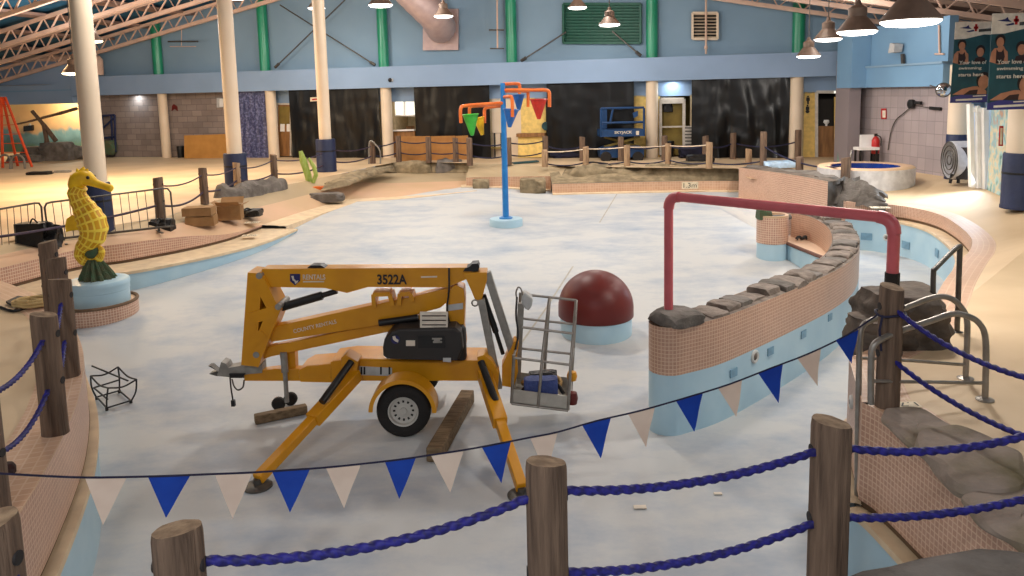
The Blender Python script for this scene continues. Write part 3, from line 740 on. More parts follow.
rope([lfar + V((0, 0, .35)), 'l1', 'l2', 'l3', 'l4', 'l5', 'l6'], .36, [.1, .18, .12, .12, .2, .15], 'lower dark rope of the left terrace fence', r=.03, m='ropedull', twisted=False, group=gr)
gr = 'ropes in front of the cardboard'
rope(['l6', 'c0', 'c1', 'c2', 'c3', 'c4', 'r0'], .82, [.1, .1, .06, .03, .12, .1], 'upper dark rope before the cardboard screen and spray pole', r=.028, m='ropenavy', twisted=False, group=gr)
rope(['l6', 'c0', 'c1', 'c2', 'c3', 'c4', 'r0'], .38, [.1, .1, .06, .03, .14, .12], 'lower dark rope before the cardboard screen and spray pole', r=.028, m='ropenavy', twisted=False, group=gr)
gr = 'ropes along the far pool edge'
rope(['f0', 'f1', 'f2', 'f3', 'f4'], .9, [.05, .03, .03, .05], 'pale upper rope along the far pool edge', r=.022, m='column', twisted=False, group=gr)
rope(['f0', 'f1', 'f2', 'f3', 'f4', 'f6'], .22, [.12, .1, .12, .1, .1], 'dark lower rope along the far pool edge', r=.028, m='ropenavy', twisted=False, group=gr)
rope(['r0', 'r1', 'r2', 'r3', 'r4', 'r5', 'r6'], .62, [.16, .14, .14, .14, .14, .2], 'navy rope through the dark rear posts', r=.03, m='ropenavy', twisted=False, group=gr)
rope(['f6', 's1', 's2'], .62, [.06, .1], 'navy rope between the spa stub posts', r=.03, m='ropenavy', twisted=False, group=gr)

# ---- pennant string
def dcord(px): return 4.75 + (px - 0) / 875 * 1.9
cpx = [(-40, 471), (0, 473.5), (45, 476), (85, 477.5), (127, 477), (165, 476), (215, 474), (252, 472.5), (290, 470), (326, 467.5), (361, 464), (400, 459.5), (431, 455), (464, 450), (497, 444), (530, 437.5), (558, 432), (596, 421), (641, 410.5), (690, 396.5), (730, 384), (770, 368.5), (809, 353.5), (847, 335), (878, 318)]
cpts = [DY(x, y, dcord(x)) for x, y in cpx]
cpts[-1] = rpt('j', .78) + V((-.115, -.02, 0))
pen = thing('pennant_string', 'string of alternating blue and white triangular pennants across the pool', 'pennants', cpts[0])
obj('cord', MB().tube(smoothpath(cpts, 3), .008, 6), 'cordnavy', pen)
flags = [('w', 85, 478, 127, 477, 103, 525), ('b', 148, 477, 190, 476, 166, 517.5), ('w', 215, 475, 252, 473.5, 232.5, 520), ('b', 272, 471.5, 310, 469, 290, 513.5), ('w', 326, 468, 361, 464.5, 344, 508), ('b', 385, 462, 416, 457.5, 399.5, 500), ('w', 431, 455.5, 464, 450.5, 450, 492), ('b', 482, 447.5, 511, 441.5, 501, 482.5), ('w', 530, 437.5, 558, 432, 546, 474), ('b', 582, 425, 611, 417.5, 600.5, 458), ('w', 628, 414, 655, 406.5, 646, 447), ('b', 676, 401, 703, 392.5, 694, 431.5), ('w', 718, 388, 742, 380, 737, 417.5), ('b', 758, 373, 783, 363.5, 778, 402.5), ('w', 797, 358, 821, 348, 817, 385.5), ('b', 836, 340.5, 858.5, 330, 852, 364)]
for c_, x0, y0, x1, y1, x2, y2 in flags:
    a, b_, c3 = DY(x0, y0, dcord(x0)), DY(x1, y1, dcord(x1)), DY(x2, y2, dcord(x2) + .05)
    nrm = (b_ - a).cross(c3 - a).normalized(); mb = MB(); vs = []; n = 6
    for i in range(n + 1):
        for j in range(n + 1 - i):
            u, v = j / n, i / n; p = a * (1 - u - v) + b_ * u + c3 * v
            vs.append(p + nrm * (.012 * math.sin(5 * u + x0) * v))
    idx = lambda i, j: sum(n + 1 - q for q in range(i)) + j
    fs = []
    for i in range(n):
        for j in range(n - i):
            fs.append((idx(i, j), idx(i, j + 1), idx(i + 1, j)))
            if j < n - i - 1: fs.append((idx(i, j + 1), idx(i + 1, j + 1), idx(i + 1, j)))
    mb.add(vs, fs); mb.add([v + nrm * .003 for v in vs], [tuple(reversed(f)) for f in fs])
    obj('pennant', mb, 'flagblue' if c_ == 'b' else 'flagwhite', pen)['label'] = 'blue pennant' if c_ == 'b' else 'white pennant'
# spare cord end tied round the ladder-side post
tiep = rpt('j', .78)
o = obj('cord', MB().tube([tiep + V((.122 * math.cos(a), .122 * math.sin(a), .01 * math.sin(3 * a))) for a in [2 * math.pi * k / 24 for k in range(24)]], .011, 6, closed=True)
        .tube([tiep + V((-.1, -.06, 0)), tiep + V((-.14, -.1, -.12)), tiep + V((-.12, -.1, -.3))], .011, 6), 'cordnavy', pen)
o['label'] = 'tied end of the cord around the post'

# ---- rockwork: each formation one continuous sculpted mass
def rockwork(name, path, hw, hh, label, m='rock', seed=0, zbase=None, group=None, cell=.55, jag=.5, seg=.16):
    P = smoothpath(path, 5); L = sum((b - a).length for a, b in zip(P, P[1:])); n = max(8, int(L / seg)); P = resample(P, n)
    rows = []; rs = 14; o = V((seed * 5.1, seed * 2.7, seed))
    for j in range(rs + 1):
        th = math.pi * j / rs; row = []
        for i, p in enumerate(P):
            a = P[max(0, i - 1)]; b = P[min(n - 1, i + 1)]; t = (b - a); t.z = 0; t.normalize(); s = V((t.y, -t.x, 0))
            e = min(1, math.sin(math.pi * (i + .35) / (n - .3)) * 2.4 + .06) if 0 < i < n - 1 else .0
            c_ = math.copysign(abs(math.cos(th)) ** .6, math.cos(th)); z_ = math.sin(th) ** .55 if math.sin(th) > 1e-6 else 0
            q = p + s * (hw * c_ * max(.25, e)) + V((0, 0, 0))
            k = noise.cell(V((i * seg / cell, j * .33 + seed, seed))) * jag * .5 + noise.noise(q * 1.6 + o) * jag * .8 + noise.noise(q * 4 + o) * jag * .35
            row.append(p + s * (hw * c_ * (max(.25, e)) * (1 + .35 * k)) + V((0, 0, hh * z_ * e * (1 + .9 * k) - .06)))
        rows.append(row)
    mb = MB().loft(rows)
    ob = obj(name, mb, m, None, loc=P[n // 2], angle=32); tag(ob, label, 'rock', group); return ob
rockwork('rock_edging', GP([(556, 178, -.42), (600, 176.5, -.42), (650, 175.5, -.4), (700, 174.5, -.4), (738, 174.5, -.4)]), .62, .5, 'long tan artificial rock edging above the far pool wall', 'rocktan', 1)
rockwork('rock_edging', GP([(742, 166, .12), (775, 170, .12), (805, 174, .12), (832, 178, .14)]), .35, .14, 'thin dark rock rim on top of the tall tiled spa wall', 'rockgrey', 2, jag=.7)
rockwork('rock_edging', GP([(214, 201, -.08), (238, 197, -.08), (262, 192, -.08), (286, 186, -.05)]), .34, .42, 'grey rock row at the foot of the terrace posts', 'rockgrey', 3)
rockwork('rock_ledge', GP([(322, 189, -.2), (342, 182, -.1), (362, 174, -.05), (392, 166.5, -.05)]), .45, .17, 'low rock ledge stepping down to the beach entry', 'rocktan', 4)
rockwork('rock_edging', GP([(388, 171, -.42), (410, 171, -.4), (434, 171, -.4)]), .3, .5, 'pale rock step below the cardboard screen', 'rocktan', 5)
rockwork('rock_edging', GP([(434, 172, -.45), (448, 171, -.42), (466, 170, -.4)]), .35, .55, 'dark rock clump at the right end of the cardboard screen', 'rockgrey', 6)
def boulder(name, c, d, seed, label, m, rough=.3, rot=0, cat='rock', sub=4, group=None, strata=0):
    o = obj(name, MB().rock(c, d, seed, sub, rough, rot=rot, strata=strata), m, None, loc=c, angle=35); return tag(o, label, cat, group)
boulder('rock', G(327, 201.5, -.62), (.62, .3, .3), 9, 'small flat dark rock by the beach edge below the ledge', 'rockgrey')
boulder('rock', G(481, 192, -.86) + V((0, .15, 0)), (.34, .3, .5), 10, 'small tan rock set in the pink wall left of the spray pole', 'rocktan')
boulder('rock', G(533, 193.5, -.9) + V((0, .2, 0)), (.55, .4, .62), 11, 'tan rock pile set in the pink wall right of the spray pole', 'rocktan', .5)
# waterfall rocks in front of the spa
wf = MB(); rows = []
top = GP([(829, 181, .2), (837, 179, .26), (846, 174, .36), (858, 180, .26), (872, 187, .1), (884, 195, -.14)]); bot = GP([(822, 197, -.36), (833, 199.5, -.36), (850, 201.5, -.36), (868, 204, -.36), (878, 205.5, -.36), (884, 206, -.36)])
top = resample(smoothpath(top, 6), 34); bot = resample(smoothpath(bot, 6), 34)
for j in range(19):
    t = j / 18; row = []
    for i in range(34):
        p = top[i].lerp(bot[i], t); st = (math.floor(t * 5) / 5 - t) * .5
        k = noise.noise(p * 1.7) * .12 + noise.cell(V((i * .2, j * .28, 2))) * .09 + noise.noise(p * 5) * .06
        row.append(p + V((k * .3, -k * .9 - .16, k * .6 + st * .3 + (.04 if 0 < j < 18 else -.12))))
    rows.append(row)
wf.loft(rows); o = obj('waterfall_rock', wf, 'rockgrey', None, loc=bot[17], angle=30); tag(o, 'stepped dark waterfall rock between spa and tiled wall', 'rock')
boulder('rock', G(832, 198, -.4) + V((0, .35, 0)), (.42, .4, .62), 27, 'dark rock wedged between the tiled spa wall and the waterfall rock', 'rockgrey', .3)
# big boulder carrying the right foot of the red pipe
bb = G(900, 352, .15)
o = boulder('boulder', bb + V((.2, .4, -.12)), (.45, .4, .68), 21, 'big layered brown boulder under the right end of the red pipe', 'rock', .3, cat='rock', strata=.03, sub=5)
o = boulder('boulder', bb + V((-.12, .25, -.1)), (.32, .3, .42), 22, 'lower brown boulder on the channel edge against the big layered one', 'rock', .3, strata=.03, sub=5)
# flat coping slabs on the near right deck
gS = 'rock slabs along the near right pool edge'
def slab(pxs, z0, h, seed, label):
    P = GP([(x, y, z0) for x, y in pxs]); c = cen(P); n = 40; P = smoothpath(P, 6, closed=True); mb = MB(); rows = []
    for s, zz in ((.97, 0), (1.03, h * .35), (1.0, h * .8), (.9, h), (.5, h * 1.04), (.02, h * 1.05)):
        rows.append([V((c.x + (p.x - c.x) * s, c.y + (p.y - c.y) * s, z0 + zz)) + V((1, 1, .5)) * (.035 * noise.noise(p * 4 + V((seed, zz * 9, 0)))) for p in P])
    mb.loft(rows, closed=True); o = obj('rock_slab', mb, 'rockmoss', None, loc=c, angle=32); tag(o, label, 'rock', gS)
slab([(884, 425), (889, 413), (925, 416), (958, 436), (948, 448), (920, 452), (900, 440)], .2, .06, 1, 'flat moss-edged rock slab nearest the ladder-side post')
slab([(916, 452), (930, 441), (960, 438), (1000, 455), (1022, 472), (1018, 502), (965, 500), (936, 478)], .2, .13, 2, 'thick moss-edged rock slab in the middle of the near right edge')
slab([(962, 505), (1000, 500), (1040, 500), (1090, 540), (1060, 575), (1020, 555), (985, 530)], .2, .08, 3, 'moss-edged rock slab running out of the right side of the photo')
fb = G3(960, 3.9, 0)
boulder('boulder', V((2.5, 3.6, .05)), (1.0, .42, .36), 25, 'smooth grey boulder in the bottom right corner', 'rockgrey', .16, rot=.15)
boulder('rock', V((1.83, 3.98, -.35)), (.1, .1, .36), 26, 'small brown rock beside the foot of the knotted post', 'rocktan', .4)

# ---- steel rails
def rail(name, label, members, r=.024, m='satin', cat='handrail', base=None, plates=(), group=None):
    t = thing(name, label, cat, base or members[0][1][0], group)
    for nm, pts, rr in members: obj(nm, MB().tube(pts, rr or r, 10), m, t)
    for p in plates: obj('base_plate', MB().lathe(p, [(.075, 0), (.075, .012), (.03, .03)], 16), m, t)
    return t
def arc(pts, k=6): return smoothpath(pts, k)
# two grab rails of the ladder (right of the post)
zd = .2
n1b = G(983, 400, zd); Y1 = n1b.y
f1b = G(965, 378, zd); Y2 = f1b.y
def lad(Yb, Ya, xs, name, label, xb, xa, ytop, yland, plate, first):
    P = [DY(*q) for q in xs]
    return P
LA = [DY(985, 398, Y1), DY(986, 360, Y1), DY(985, 335, Y1), DY(978, 322, Y1), DY(966, 315.5, Y1), DY(952, 314, Y1), DY(930, 321, Y1 - .05), DY(900, 331, Y1 - .12), DY(880, 340, Y1 - .2), DY(873, 347, Y1 - .22), DY(871, 362, Y1 - .22), DY(871, 404, Y1 - .22)]
LB = [DY(965.5, 377, Y2), DY(967, 345, Y2), DY(967, 320, Y2), DY(962, 308, Y2), DY(952, 299, Y2), DY(940, 296.5, Y2), DY(925, 300, Y2), DY(895, 312, Y2 - .1), DY(872, 320, Y2 - .2), DY(863, 326, Y2 - .25), DY(860, 340, Y2 - .28), DY(858.5, 390, Y2 - .34), DY(857.5, 470, Y2 - .36), DY(857, 590, Y2 - .36)]
rail('ladder_rail', 'near looped steel grab rail of the pool ladder', [('loop', smoothpath(LA, 4), None), ('crossbar', [DY(985, 383, Y1), DY(925, 382, Y1 - .1), DY(873, 381, Y1 - .2)], .016)], r=.027, plates=[LA[0] + V((0, 0, -.02))], group='pool ladder rails')
rail('ladder_rail', 'far looped steel grab rail of the pool ladder', [('loop', smoothpath(LB, 4), None), ('crossbar', [DY(967, 365, Y2), DY(915, 361, Y2 - .1), DY(861, 358, Y2 - .25)], .016)], r=.027, plates=[LB[0] + V((0, 0, -.02))], group='pool ladder rails')
sb = G(957, 333, .12); ys_ = sb.y
rail('handrail', 'dark bent steel handrail post on the right deck by the channel', [('post', [DY(957, 332, ys_), DY(960, 247, ys_)], .03), ('rail', smoothpath([DY(961, 246, ys_), DY(955, 249, ys_ - .05), DY(936, 268, ys_ - .3), DY(933.5, 273, ys_ - .32), DY(933, 300, ys_ - .32)], 4), .028)], m='darksteel', plates=[sb], base=sb)
hb = G(369, 164, 0)
rail('handrail', 'small looped steel handrail at the corner of the far left deck', [('loop', smoothpath([DY(369, 164, hb.y), DY(369, 146, hb.y), DY(370.5, 141, hb.y), DY(374, 143, hb.y), DY(380, 151, hb.y), DY(380.5, 164, hb.y)], 5), .035)], base=hb)

# ---- crowd barriers
def barrier(TL, TR, BL, BR, Ya, Yb, label):
    def at(u, v):
        x = (TL[0] * (1 - u) + TR[0] * u) * (1 - v) + (BL[0] * (1 - u) + BR[0] * u) * v
        y = (TL[1] * (1 - u) + TR[1] * u) * (1 - v) + (BL[1] * (1 - u) + BR[1] * u) * v
        return DY(x, y, Ya * (1 - u) + Yb * u)
    t = thing('crowd_barrier', label, 'barrier', at(.5, 1), 'steel crowd barriers on the terrace')
    fr = [at(.0, .12), at(.02, .02), at(.06, 0), at(.94, 0), at(.98, .02), at(1, .12), at(1, 1), at(.5, 1), at(0, 1)]
    obj('frame', MB().tube(fr, .024, 8, closed=True), 'darksteel', t)
    obj('lower_rail', MB().tube([at(0, .985), at(1, .985)], .018, 8), 'darksteel', t)
    for k in range(1, 15):
        obj('bar', MB().tube([at(k / 15, 0), at(k / 15, .985)], .009, 6), 'darksteel', t)
    d = (at(1, 1) - at(0, 1)); d.z = 0; d.normalize(); s = V((d.y, -d.x, 0))
    for u in (.12, .88):
        p = at(u, 1); obj('foot', MB().bar(p - s * .3 + V((0, 0, -.1)), p + s * .3 + V((0, 0, -.1)), .06, .02).bar(p, p + V((0, 0, -.1)), .04, .03), 'darksteel', t)
yb1, yb2 = G(48, 245, -.2).y, G(172, 230, -.2).y
barrier((44, 203), (170, 187.5), (49, 240), (174, 226), yb1, yb2, 'grey steel crowd barrier standing behind the seahorse')
barrier((-62, 220), (41, 202), (-60, 262), (44, 242), yb1 - 1.9, yb1 - .05, 'grey steel crowd barrier cut off by the left edge')
# ================================================================== TOWABLE BOOM LIFT
_DY = DY; YS = -.45
def DY(px, py, Y): return _DY(px, py, Y + YS)
RY = Matrix.Rotation(math.radians(-90), 3, 'X')                        # lathe axis pointing away from the camera
def PZ(pts, Yf, ext): return MB().prism([DY(x, y, Yf) for x, y in pts], (0, ext, 0))
def bev(o, w=.012, seg=2):
    m_ = o.modifiers.new('bevel', 'BEVEL'); m_.width = w; m_.segments = seg; m_.limit_method = 'ANGLE'; m_.angle_limit = math.radians(50); return o
wc = DY(404, 407, 10.5); fz = floor_z(wc.x, 10.05); wr = wc.z - fz; wr = .37; wc.z = fz + wr
BL = thing('boom_lift', 'orange towable boom lift standing on outriggers in the drained pool', 'boom lift', (wc.x, 10.75, fz))
def part(name, mb, m, parent=BL, label=None, b=.0, **k):
    o = obj(name, mb, m, parent, **k)
    if label: o['label'] = label
    if b: bev(o, b)
    return o
part('chassis', PZ([(330, 362), (350, 359), (486, 361), (488, 381), (348, 381), (330, 379)], 10.95, .6), 'orange', b=.02)
part('tongue', PZ([(298, 371), (307, 366), (332, 364), (345, 364), (345, 383), (300, 382)], 10.98, .5), 'orange', b=.02)
part('drawbar', PZ([(244, 373), (275, 369), (305, 369), (305, 381), (244, 381)], 11.15, .16), 'orange', b=.01)
cp = part('coupler', PZ([(217, 375), (219, 369), (221, 362), (226, 364), (228, 368), (240, 366), (245, 361), (250, 365), (262, 364), (262, 373), (250, 374), (236, 376), (218, 376)], 11.13, .2), 'greysteel', label='grey hitch coupler', b=.006)
part('coupler_jaw', PZ([(208, 366), (211, 366), (219, 373), (231, 374), (245, 375), (244, 378), (216, 376), (209, 374), (217, 371)], 11.16, .12), 'darksteel', cp)
part('coupler_latch', PZ([(229, 374), (245, 374), (242, 378), (230, 378)], 11.1, .2), 'blackmetal', cp)
part('safety_chain', MB().tube(smoothpath([DY(232, 379, 11.1), DY(234, 386, 11.1), DY(238, 390, 11.1), DY(243, 387, 11.1), DY(244, 380, 11.1)], 4), .012, 6), 'darksteel', cp)
pl = part('plug_cable', MB().tube(smoothpath([DY(230, 377, 11.1), DY(231, 388, 11.1), DY(233, 401, 11.1)], 4), .012, 6), 'blackmetal')
part('plug', MB().bar(DY(233, 400, 11.1), DY(233.6, 406, 11.1), .05, .05), 'blackmetal', pl)
# jack with twin wheels
jk = part('jack', MB().tube([DY(283.5, 352, 11.1), DY(285, 372, 11.1)], .05, 12).tube([DY(285, 372, 11.1), DY(287, 402, 11.1)], .033, 12), 'greysteel', label='grey jockey jack with two small wheels')
part('jack_bracket', PZ([(279, 352), (287, 349), (295, 350), (296, 378), (289, 378), (288, 366), (281, 362)], 11.2, .15), 'orange', jk)
for x, y, Y in ((279, 402.5, 10.95), (291, 398, 11.3)):
    gy = Gf(x, 410 if x < 285 else 405); c = V((gy.x, gy.y, gy.z + .1))
    w_ = part('jack_wheel', MB().lathe(c, [(.05, -.04), (.08, -.045), (.1, -.025), (.1, .025), (.08, .045), (.05, .04)], 20, RY), 'rubber', jk)
# road wheels
m = bpy.data.materials.new('rimmetal'); m.use_nodes = True; nn = m.node_tree.nodes; ll = m.node_tree.links; MATS['rimmetal'] = m
b_ = nn['Principled BSDF']; b_.inputs['Roughness'].default_value = .4; b_.inputs['Metallic'].default_value = .3
tc = nn.new('ShaderNodeTexCoord'); sp = nn.new('ShaderNodeSeparateXYZ'); ll.new(tc.outputs['Object'], sp.inputs[0])
def mth(op, a, b=None):
    n_ = nn.new('ShaderNodeMath'); n_.operation = op
    for i, x in enumerate((a, b)):
        if x is None: continue
        if isinstance(x, (int, float)): n_.inputs[i].default_value = x
        else: ll.new(x, n_.inputs[i])
    return n_.outputs[0]
an = mth('ARCTAN2', sp.outputs['Z'], sp.outputs['X']); rd = mth('SQRT', mth('ADD', mth('MULTIPLY', sp.outputs['X'], sp.outputs['X']), mth('MULTIPLY', sp.outputs['Z'], sp.outputs['Z'])))
k1 = mth('GREATER_THAN', mth('COSINE', mth('MULTIPLY', an, 12.0)), .25); k2 = mth('LESS_THAN', mth('ABSOLUTE', mth('SUBTRACT', rd, .128)), .017)
mx = nn.new('ShaderNodeMix'); mx.data_type = 'RGBA'; mx.inputs[6].default_value = lin((190, 186, 178)); mx.inputs[7].default_value = lin((24, 22, 20))
ll.new(mth('MULTIPLY', k1, k2), mx.inputs[0]); ll.new(mx.outputs[2], b_.inputs['Base Color'])
for Y, s_ in ((10.05, 1), (11.5, -1)):
    c = V((wc.x, Y, fz + wr))
    wl = part('wheel', MB().lathe(c, [(.2, -.09), (.26, -.112), (.33, -.105), (.362, -.075), (.37, -.03), (.37, .03), (.362, .075), (.33, .105), (.26, .112), (.2, .09), (.2, -.09)], 44, RY, caps=False), 'rubber')
    part('rim', MB().lathe(c, [(0, -.075 * s_), (.045, -.078 * s_), (.05, -.055 * s_), (.105, -.045 * s_), (.15, -.05 * s_), (.175, -.055 * s_), (.19, -.095 * s_), (.208, -.1 * s_), (.208, .08 * s_)], 44, RY, caps=False), 'rimmetal', wl, at=c, label='grey steel rim with round holes')
    mb = MB(); rows = []
    for (rr, yy) in ((.40, -.17), (.455, -.17), (.455, .17), (.44, .17), (.44, -.15), (.40, -.15)):
        rows.append([c + V((rr * math.cos(math.radians(a)), yy, rr * math.sin(math.radians(a)) + .02)) for a in range(-2, 184, 6)])
    mb.loft(rows + [rows[0]]); part('fender', mb, 'orange')
part('axle', MB().tube([V((wc.x, 10.15, fz + wr)), V((wc.x, 11.4, fz + wr))], .05, 12), 'blackmetal')
# outriggers
def outrigger(h, foot, cyl0, cyl1, w, hs):
    f = Gf(*foot); f.z = floor_z(f.x, f.y); hgt = V((f.x, f.y, f.z + .1)); H = DY(*h); mid_ = H.lerp(hgt, .48)
    o = part('outrigger', MB().bar(H, mid_, w * 1.25, w * 1.1), 'orange', b=.01)
    part('inner_leg', MB().bar(mid_.lerp(H, .15), hgt, w * .85, w * .8), 'orange', o, b=.01)
    part('ram', MB().tube([DY(*cyl0), DY(*cyl1)], .05, 12), 'blackmetal', o, label='black outrigger ram')
    part('foot_pad', MB().lathe(f + V((0, 0, .004)), [(.17, 0), (.17, .018), (.12, .04), (.05, .045), (.05, .1), (0, .1)], 28), 'darksteel', o, label='round grey foot pad')
    part('housing', PZ(hs, h[2] - .06, .3), 'orange', o, b=.008)
outrigger((356, 374, 10.85), (258, 487), (351, 362, 10.72), (322, 402, 10.15), .15, [(341, 358), (345, 355), (349, 357), (358, 362), (356, 384), (346, 384), (342, 370)])
outrigger((484, 374, 10.85), (522, 496), (481, 362, 10.7), (496, 402, 10.2), .15, [(477, 357), (484, 355), (492, 361), (499, 374), (498, 389), (488, 388), (480, 380)])
def barY(mb, a, b, wpx, Y, dep):
    p, q = DY(a[0], a[1], Y), DY(b[0], b[1], Y); d = (q - p).normalized(); s = V((0, 1, 0)).cross(d).normalized() * (wpx * Y / FOC / 2)
    return mb.prism([p + s - V((0, dep / 2, 0)), q + s - V((0, dep / 2, 0)), q - s - V((0, dep / 2, 0)), p - s - V((0, dep / 2, 0))], (0, dep, 0))
# tower link on the left
def barpx(mb, a, b, wpx, Y0, Y1):
    p, q = DY(a[0], a[1], (Y0 + Y1) / 2), DY(b[0], b[1], (Y0 + Y1) / 2)
    return mb.bar(p, q, abs(Y1 - Y0), wpx * Y0 / FOC, up=(0, 1, 0)) if False else mb.bar(p, q, wpx * Y0 / FOC, abs(Y1 - Y0), up=(0, 1, 0))
mb = MB()
for a, b, w_ in (((258, 271), (252, 360), 10), ((260, 272), (280, 306), 9), ((280, 304), (256, 360), 8), ((255, 314), (280, 306), 9)):
    p, q = DY(a[0], a[1], 11.1), DY(b[0], b[1], 11.1); mb.bar(p, q, w_ * 11.1 / FOC, .42, up=(0, 1, 0))
mb = MB()
for a, b, w_ in (((259.5, 270), (253, 361), 14), ((260, 271), (279, 308), 11), ((279, 304), (257, 360), 12), ((254, 315), (280, 307), 11), ((255, 340), (268, 328), 9)):
    barY(mb, a, b, w_, 11.15, .4 + .012 * len(mb.v) / 8)
tl_ = part('tower_link', mb, 'orange')
part('inner_plate', PZ([(256, 276), (262, 276), (278, 307), (257, 354), (252, 345)], 11.32, .03), 'orange', tl_)
for (x, y) in ((259, 276), (278, 307), (256, 355)):
    part('pivot_pin', MB().lathe(DY(x, y, 10.93), [(.045, 0), (.045, .44), (0, .44)], 14, RY), 'greysteel', tl_)
part('upper_boom', PZ([(262, 269), (330, 268.5), (470, 267.5), (474, 276), (447, 287.5), (368, 287), (347, 293), (325, 288), (269, 287), (260, 279)], 11.02, .26), 'orange', b=.012)
part('boom_cover', PZ([(307, 268), (311, 265.5), (321, 265.5), (325, 268)], 11.05, .18), 'blackmetal')
part('lower_boom', PZ([(268, 328), (373, 305), (414, 296.5), (452, 287), (460, 292), (440, 308), (376, 326), (271, 342)], 11.06, .2), 'orange', b=.01)
for pts in ([(375.5, 305), (374.8, 292.5), (391, 291.8), (394, 303)], [(400.5, 303), (400.8, 292), (411.3, 291.4), (413.5, 299)]):
    mb = MB()
    for a, b in zip(pts, pts[1:]): barY(mb, a, b, 4, 11.1, .26 + .01 * len(mb.v) / 8)
    part('boom_bracket', mb, 'orange')
part('slave_arm', PZ([(256, 351), (272, 346), (420, 315.5), (421, 325), (272, 356.5), (257, 361)], 11.1, .14), 'orange', b=.01)
lc = part('lift_cylinder', MB().tube([DY(282, 307, 11.12), DY(322, 295.5, 11.12)], .062, 14).tube([DY(322, 295.5, 11.12), DY(337, 291, 11.12)], .04, 14), 'blackmetal', label='black hydraulic lift cylinder')
part('lower_cylinder', MB().tube([DY(379, 323, 11.0), DY(418, 317.5, 11.0)], .05, 12), 'blackmetal', label='black hydraulic cylinder above the power pack')
mt = part('mast', PZ([(446, 294), (455, 285), (464, 289), (465, 300), (464, 330), (466, 346), (464, 361), (446, 361)], 11.0, .34), 'orange', b=.012)
part('mast_decal', PZ([(448, 305), (463, 303), (463, 309), (448, 311)], 10.99, .01), 'labelgrey', mt)
part('oil_tank', MB().lathe(DY(461, 359, 10.98), [(.07, 0), (.085, .05), (.085, .45), (.05, .5), (0, .5)], 18), 'plasticblack', label='black cylindrical tank')
part('hose', MB().tube(smoothpath([DY(449, 268, 10.95), DY(449, 290, 10.9), DY(447, 312, 10.92), DY(452, 330, 10.92)], 4), .014, 6), 'blackmetal')
pw = part('power_pack', PZ([(382.5, 348), (384, 340), (391, 332), (398, 329), (455, 328), (461, 333), (463, 350), (458, 361), (386, 359), (383, 356)], 10.68, .7), 'plasticblack', label='black plastic power pack housing', b=.03)
part('control_panel', PZ([(418, 336), (445, 336), (446, 348), (418, 348)], 10.672, .01), 'blackmetal', pw)
part('panel_buttons', PZ([(432, 338), (442, 338), (442, 339.6), (440, 339.6), (440, 341), (442, 341), (442, 343), (433, 343), (433, 341), (434, 341), (434, 339.6), (432, 339.6)], 10.667, .008), 'greysteel', pw)
part('white_label', PZ([(406, 340.5), (415, 340.5), (415, 346), (406, 346)], 10.672, .01), 'paper', pw)
part('grey_label', PZ([(443, 358), (451, 358), (451, 362.3), (443, 361.6)], 10.672, .01), 'labelgrey', pw)
part('emblem', MB().lathe(DY(395.5, 339.5, 10.674), [(.06, 0), (.06, .008), (0, .008)], 18, Matrix.Rotation(math.radians(90), 3, 'X')), 'logoblue', pw, label='round blue emblem with white figure')
part('emblem_figure', PZ([(392.5, 336.5), (395, 336), (396, 338.5), (398.5, 340), (398, 342.5), (395.5, 341.5), (393, 339.5)], 10.662, .006), 'paper', pw)
part('manual', PZ([(420, 312), (448, 312), (447.5, 331), (420, 330)], 10.72, .02), 'paper', label='paper operating sheet leaning on the power pack')
for yy in (315.5, 320, 324.5): part('manual_line', PZ([(422, yy), (446, yy), (446, yy + .9), (422, yy + .9)], 10.712, .008), 'swim')
# right boom head, jib and basket
bh = part('boom_head', PZ([(463, 273), (487, 272.5), (487, 280), (481, 303), (475, 300), (471, 290)], 10.98, .32), 'orange', b=.01)
part('head_motor', PZ([(463, 271.5), (465, 268.5), (470, 266.5), (472, 264), (478, 263.5), (479.5, 267), (478, 271.5)], 11.0, .22), 'blackmetal', bh)
part('head_ring', MB().tube([DY(475 + 3 * math.cos(a), 303 + 3 * math.sin(a), 10.95) for a in [2 * math.pi * k / 16 for k in range(16)]], .012, 6, closed=True), 'greysteel', bh)
mb = MB(); barY(mb, (481, 299), (499, 388), 7, 11.0, .12); part('jib_tube', mb, 'greysteel', b=.01)
mb = MB(); barY(mb, (487, 272), (512.5, 352), 7.5, 11.05, .12); part('jib_tube', mb, 'greysteel', b=.01)
part('jib_cylinder', MB().tube([DY(483, 295, 11.1), DY(496, 332, 11.1)], .045, 12).tube([DY(496, 332, 11.1), DY(503, 354, 11.1)], .03, 12), 'blackmetal')
part('basket_mount', PZ([(502, 366), (507, 355), (511, 349), (514, 341), (519, 343), (517, 356), (518, 372), (514, 388), (502, 386)], 10.95, .25), 'orange', b=.008)
Yn, Yf = 10.7, 11.3
bk = part('basket', MB().prism([DY(511, 404, Yn), DY(567, 411, Yn), DY(569, 391, Yf), DY(516, 385.5, Yf)], (0, 0, .03)), 'aluminium', label='grey tubular work basket')
nl, nr, fl_, fr_ = DY(511.5, 403, Yn), DY(568, 410, Yn), DY(516, 385, Yf), DY(571, 391, Yf)
up = V((0, 0, .2))
for nm, a, b in (('tray_side', nl, nr), ('tray_side', nl, fl_), ('tray_side', nr, fr_), ('tray_side', fl_, fr_)):
    part(nm, MB().prism([a, b, b + up, a + up], ((.0, .015, 0) if a is nl and b is nr or a is fl_ else (.015, 0, 0))), 'aluminium', bk)
LEAN = .1
def rp(a, b, t, z): return a.lerp(b, t) + V((LEAN * z / 1.3, 0, z * 1.12 if z > .3 else z))
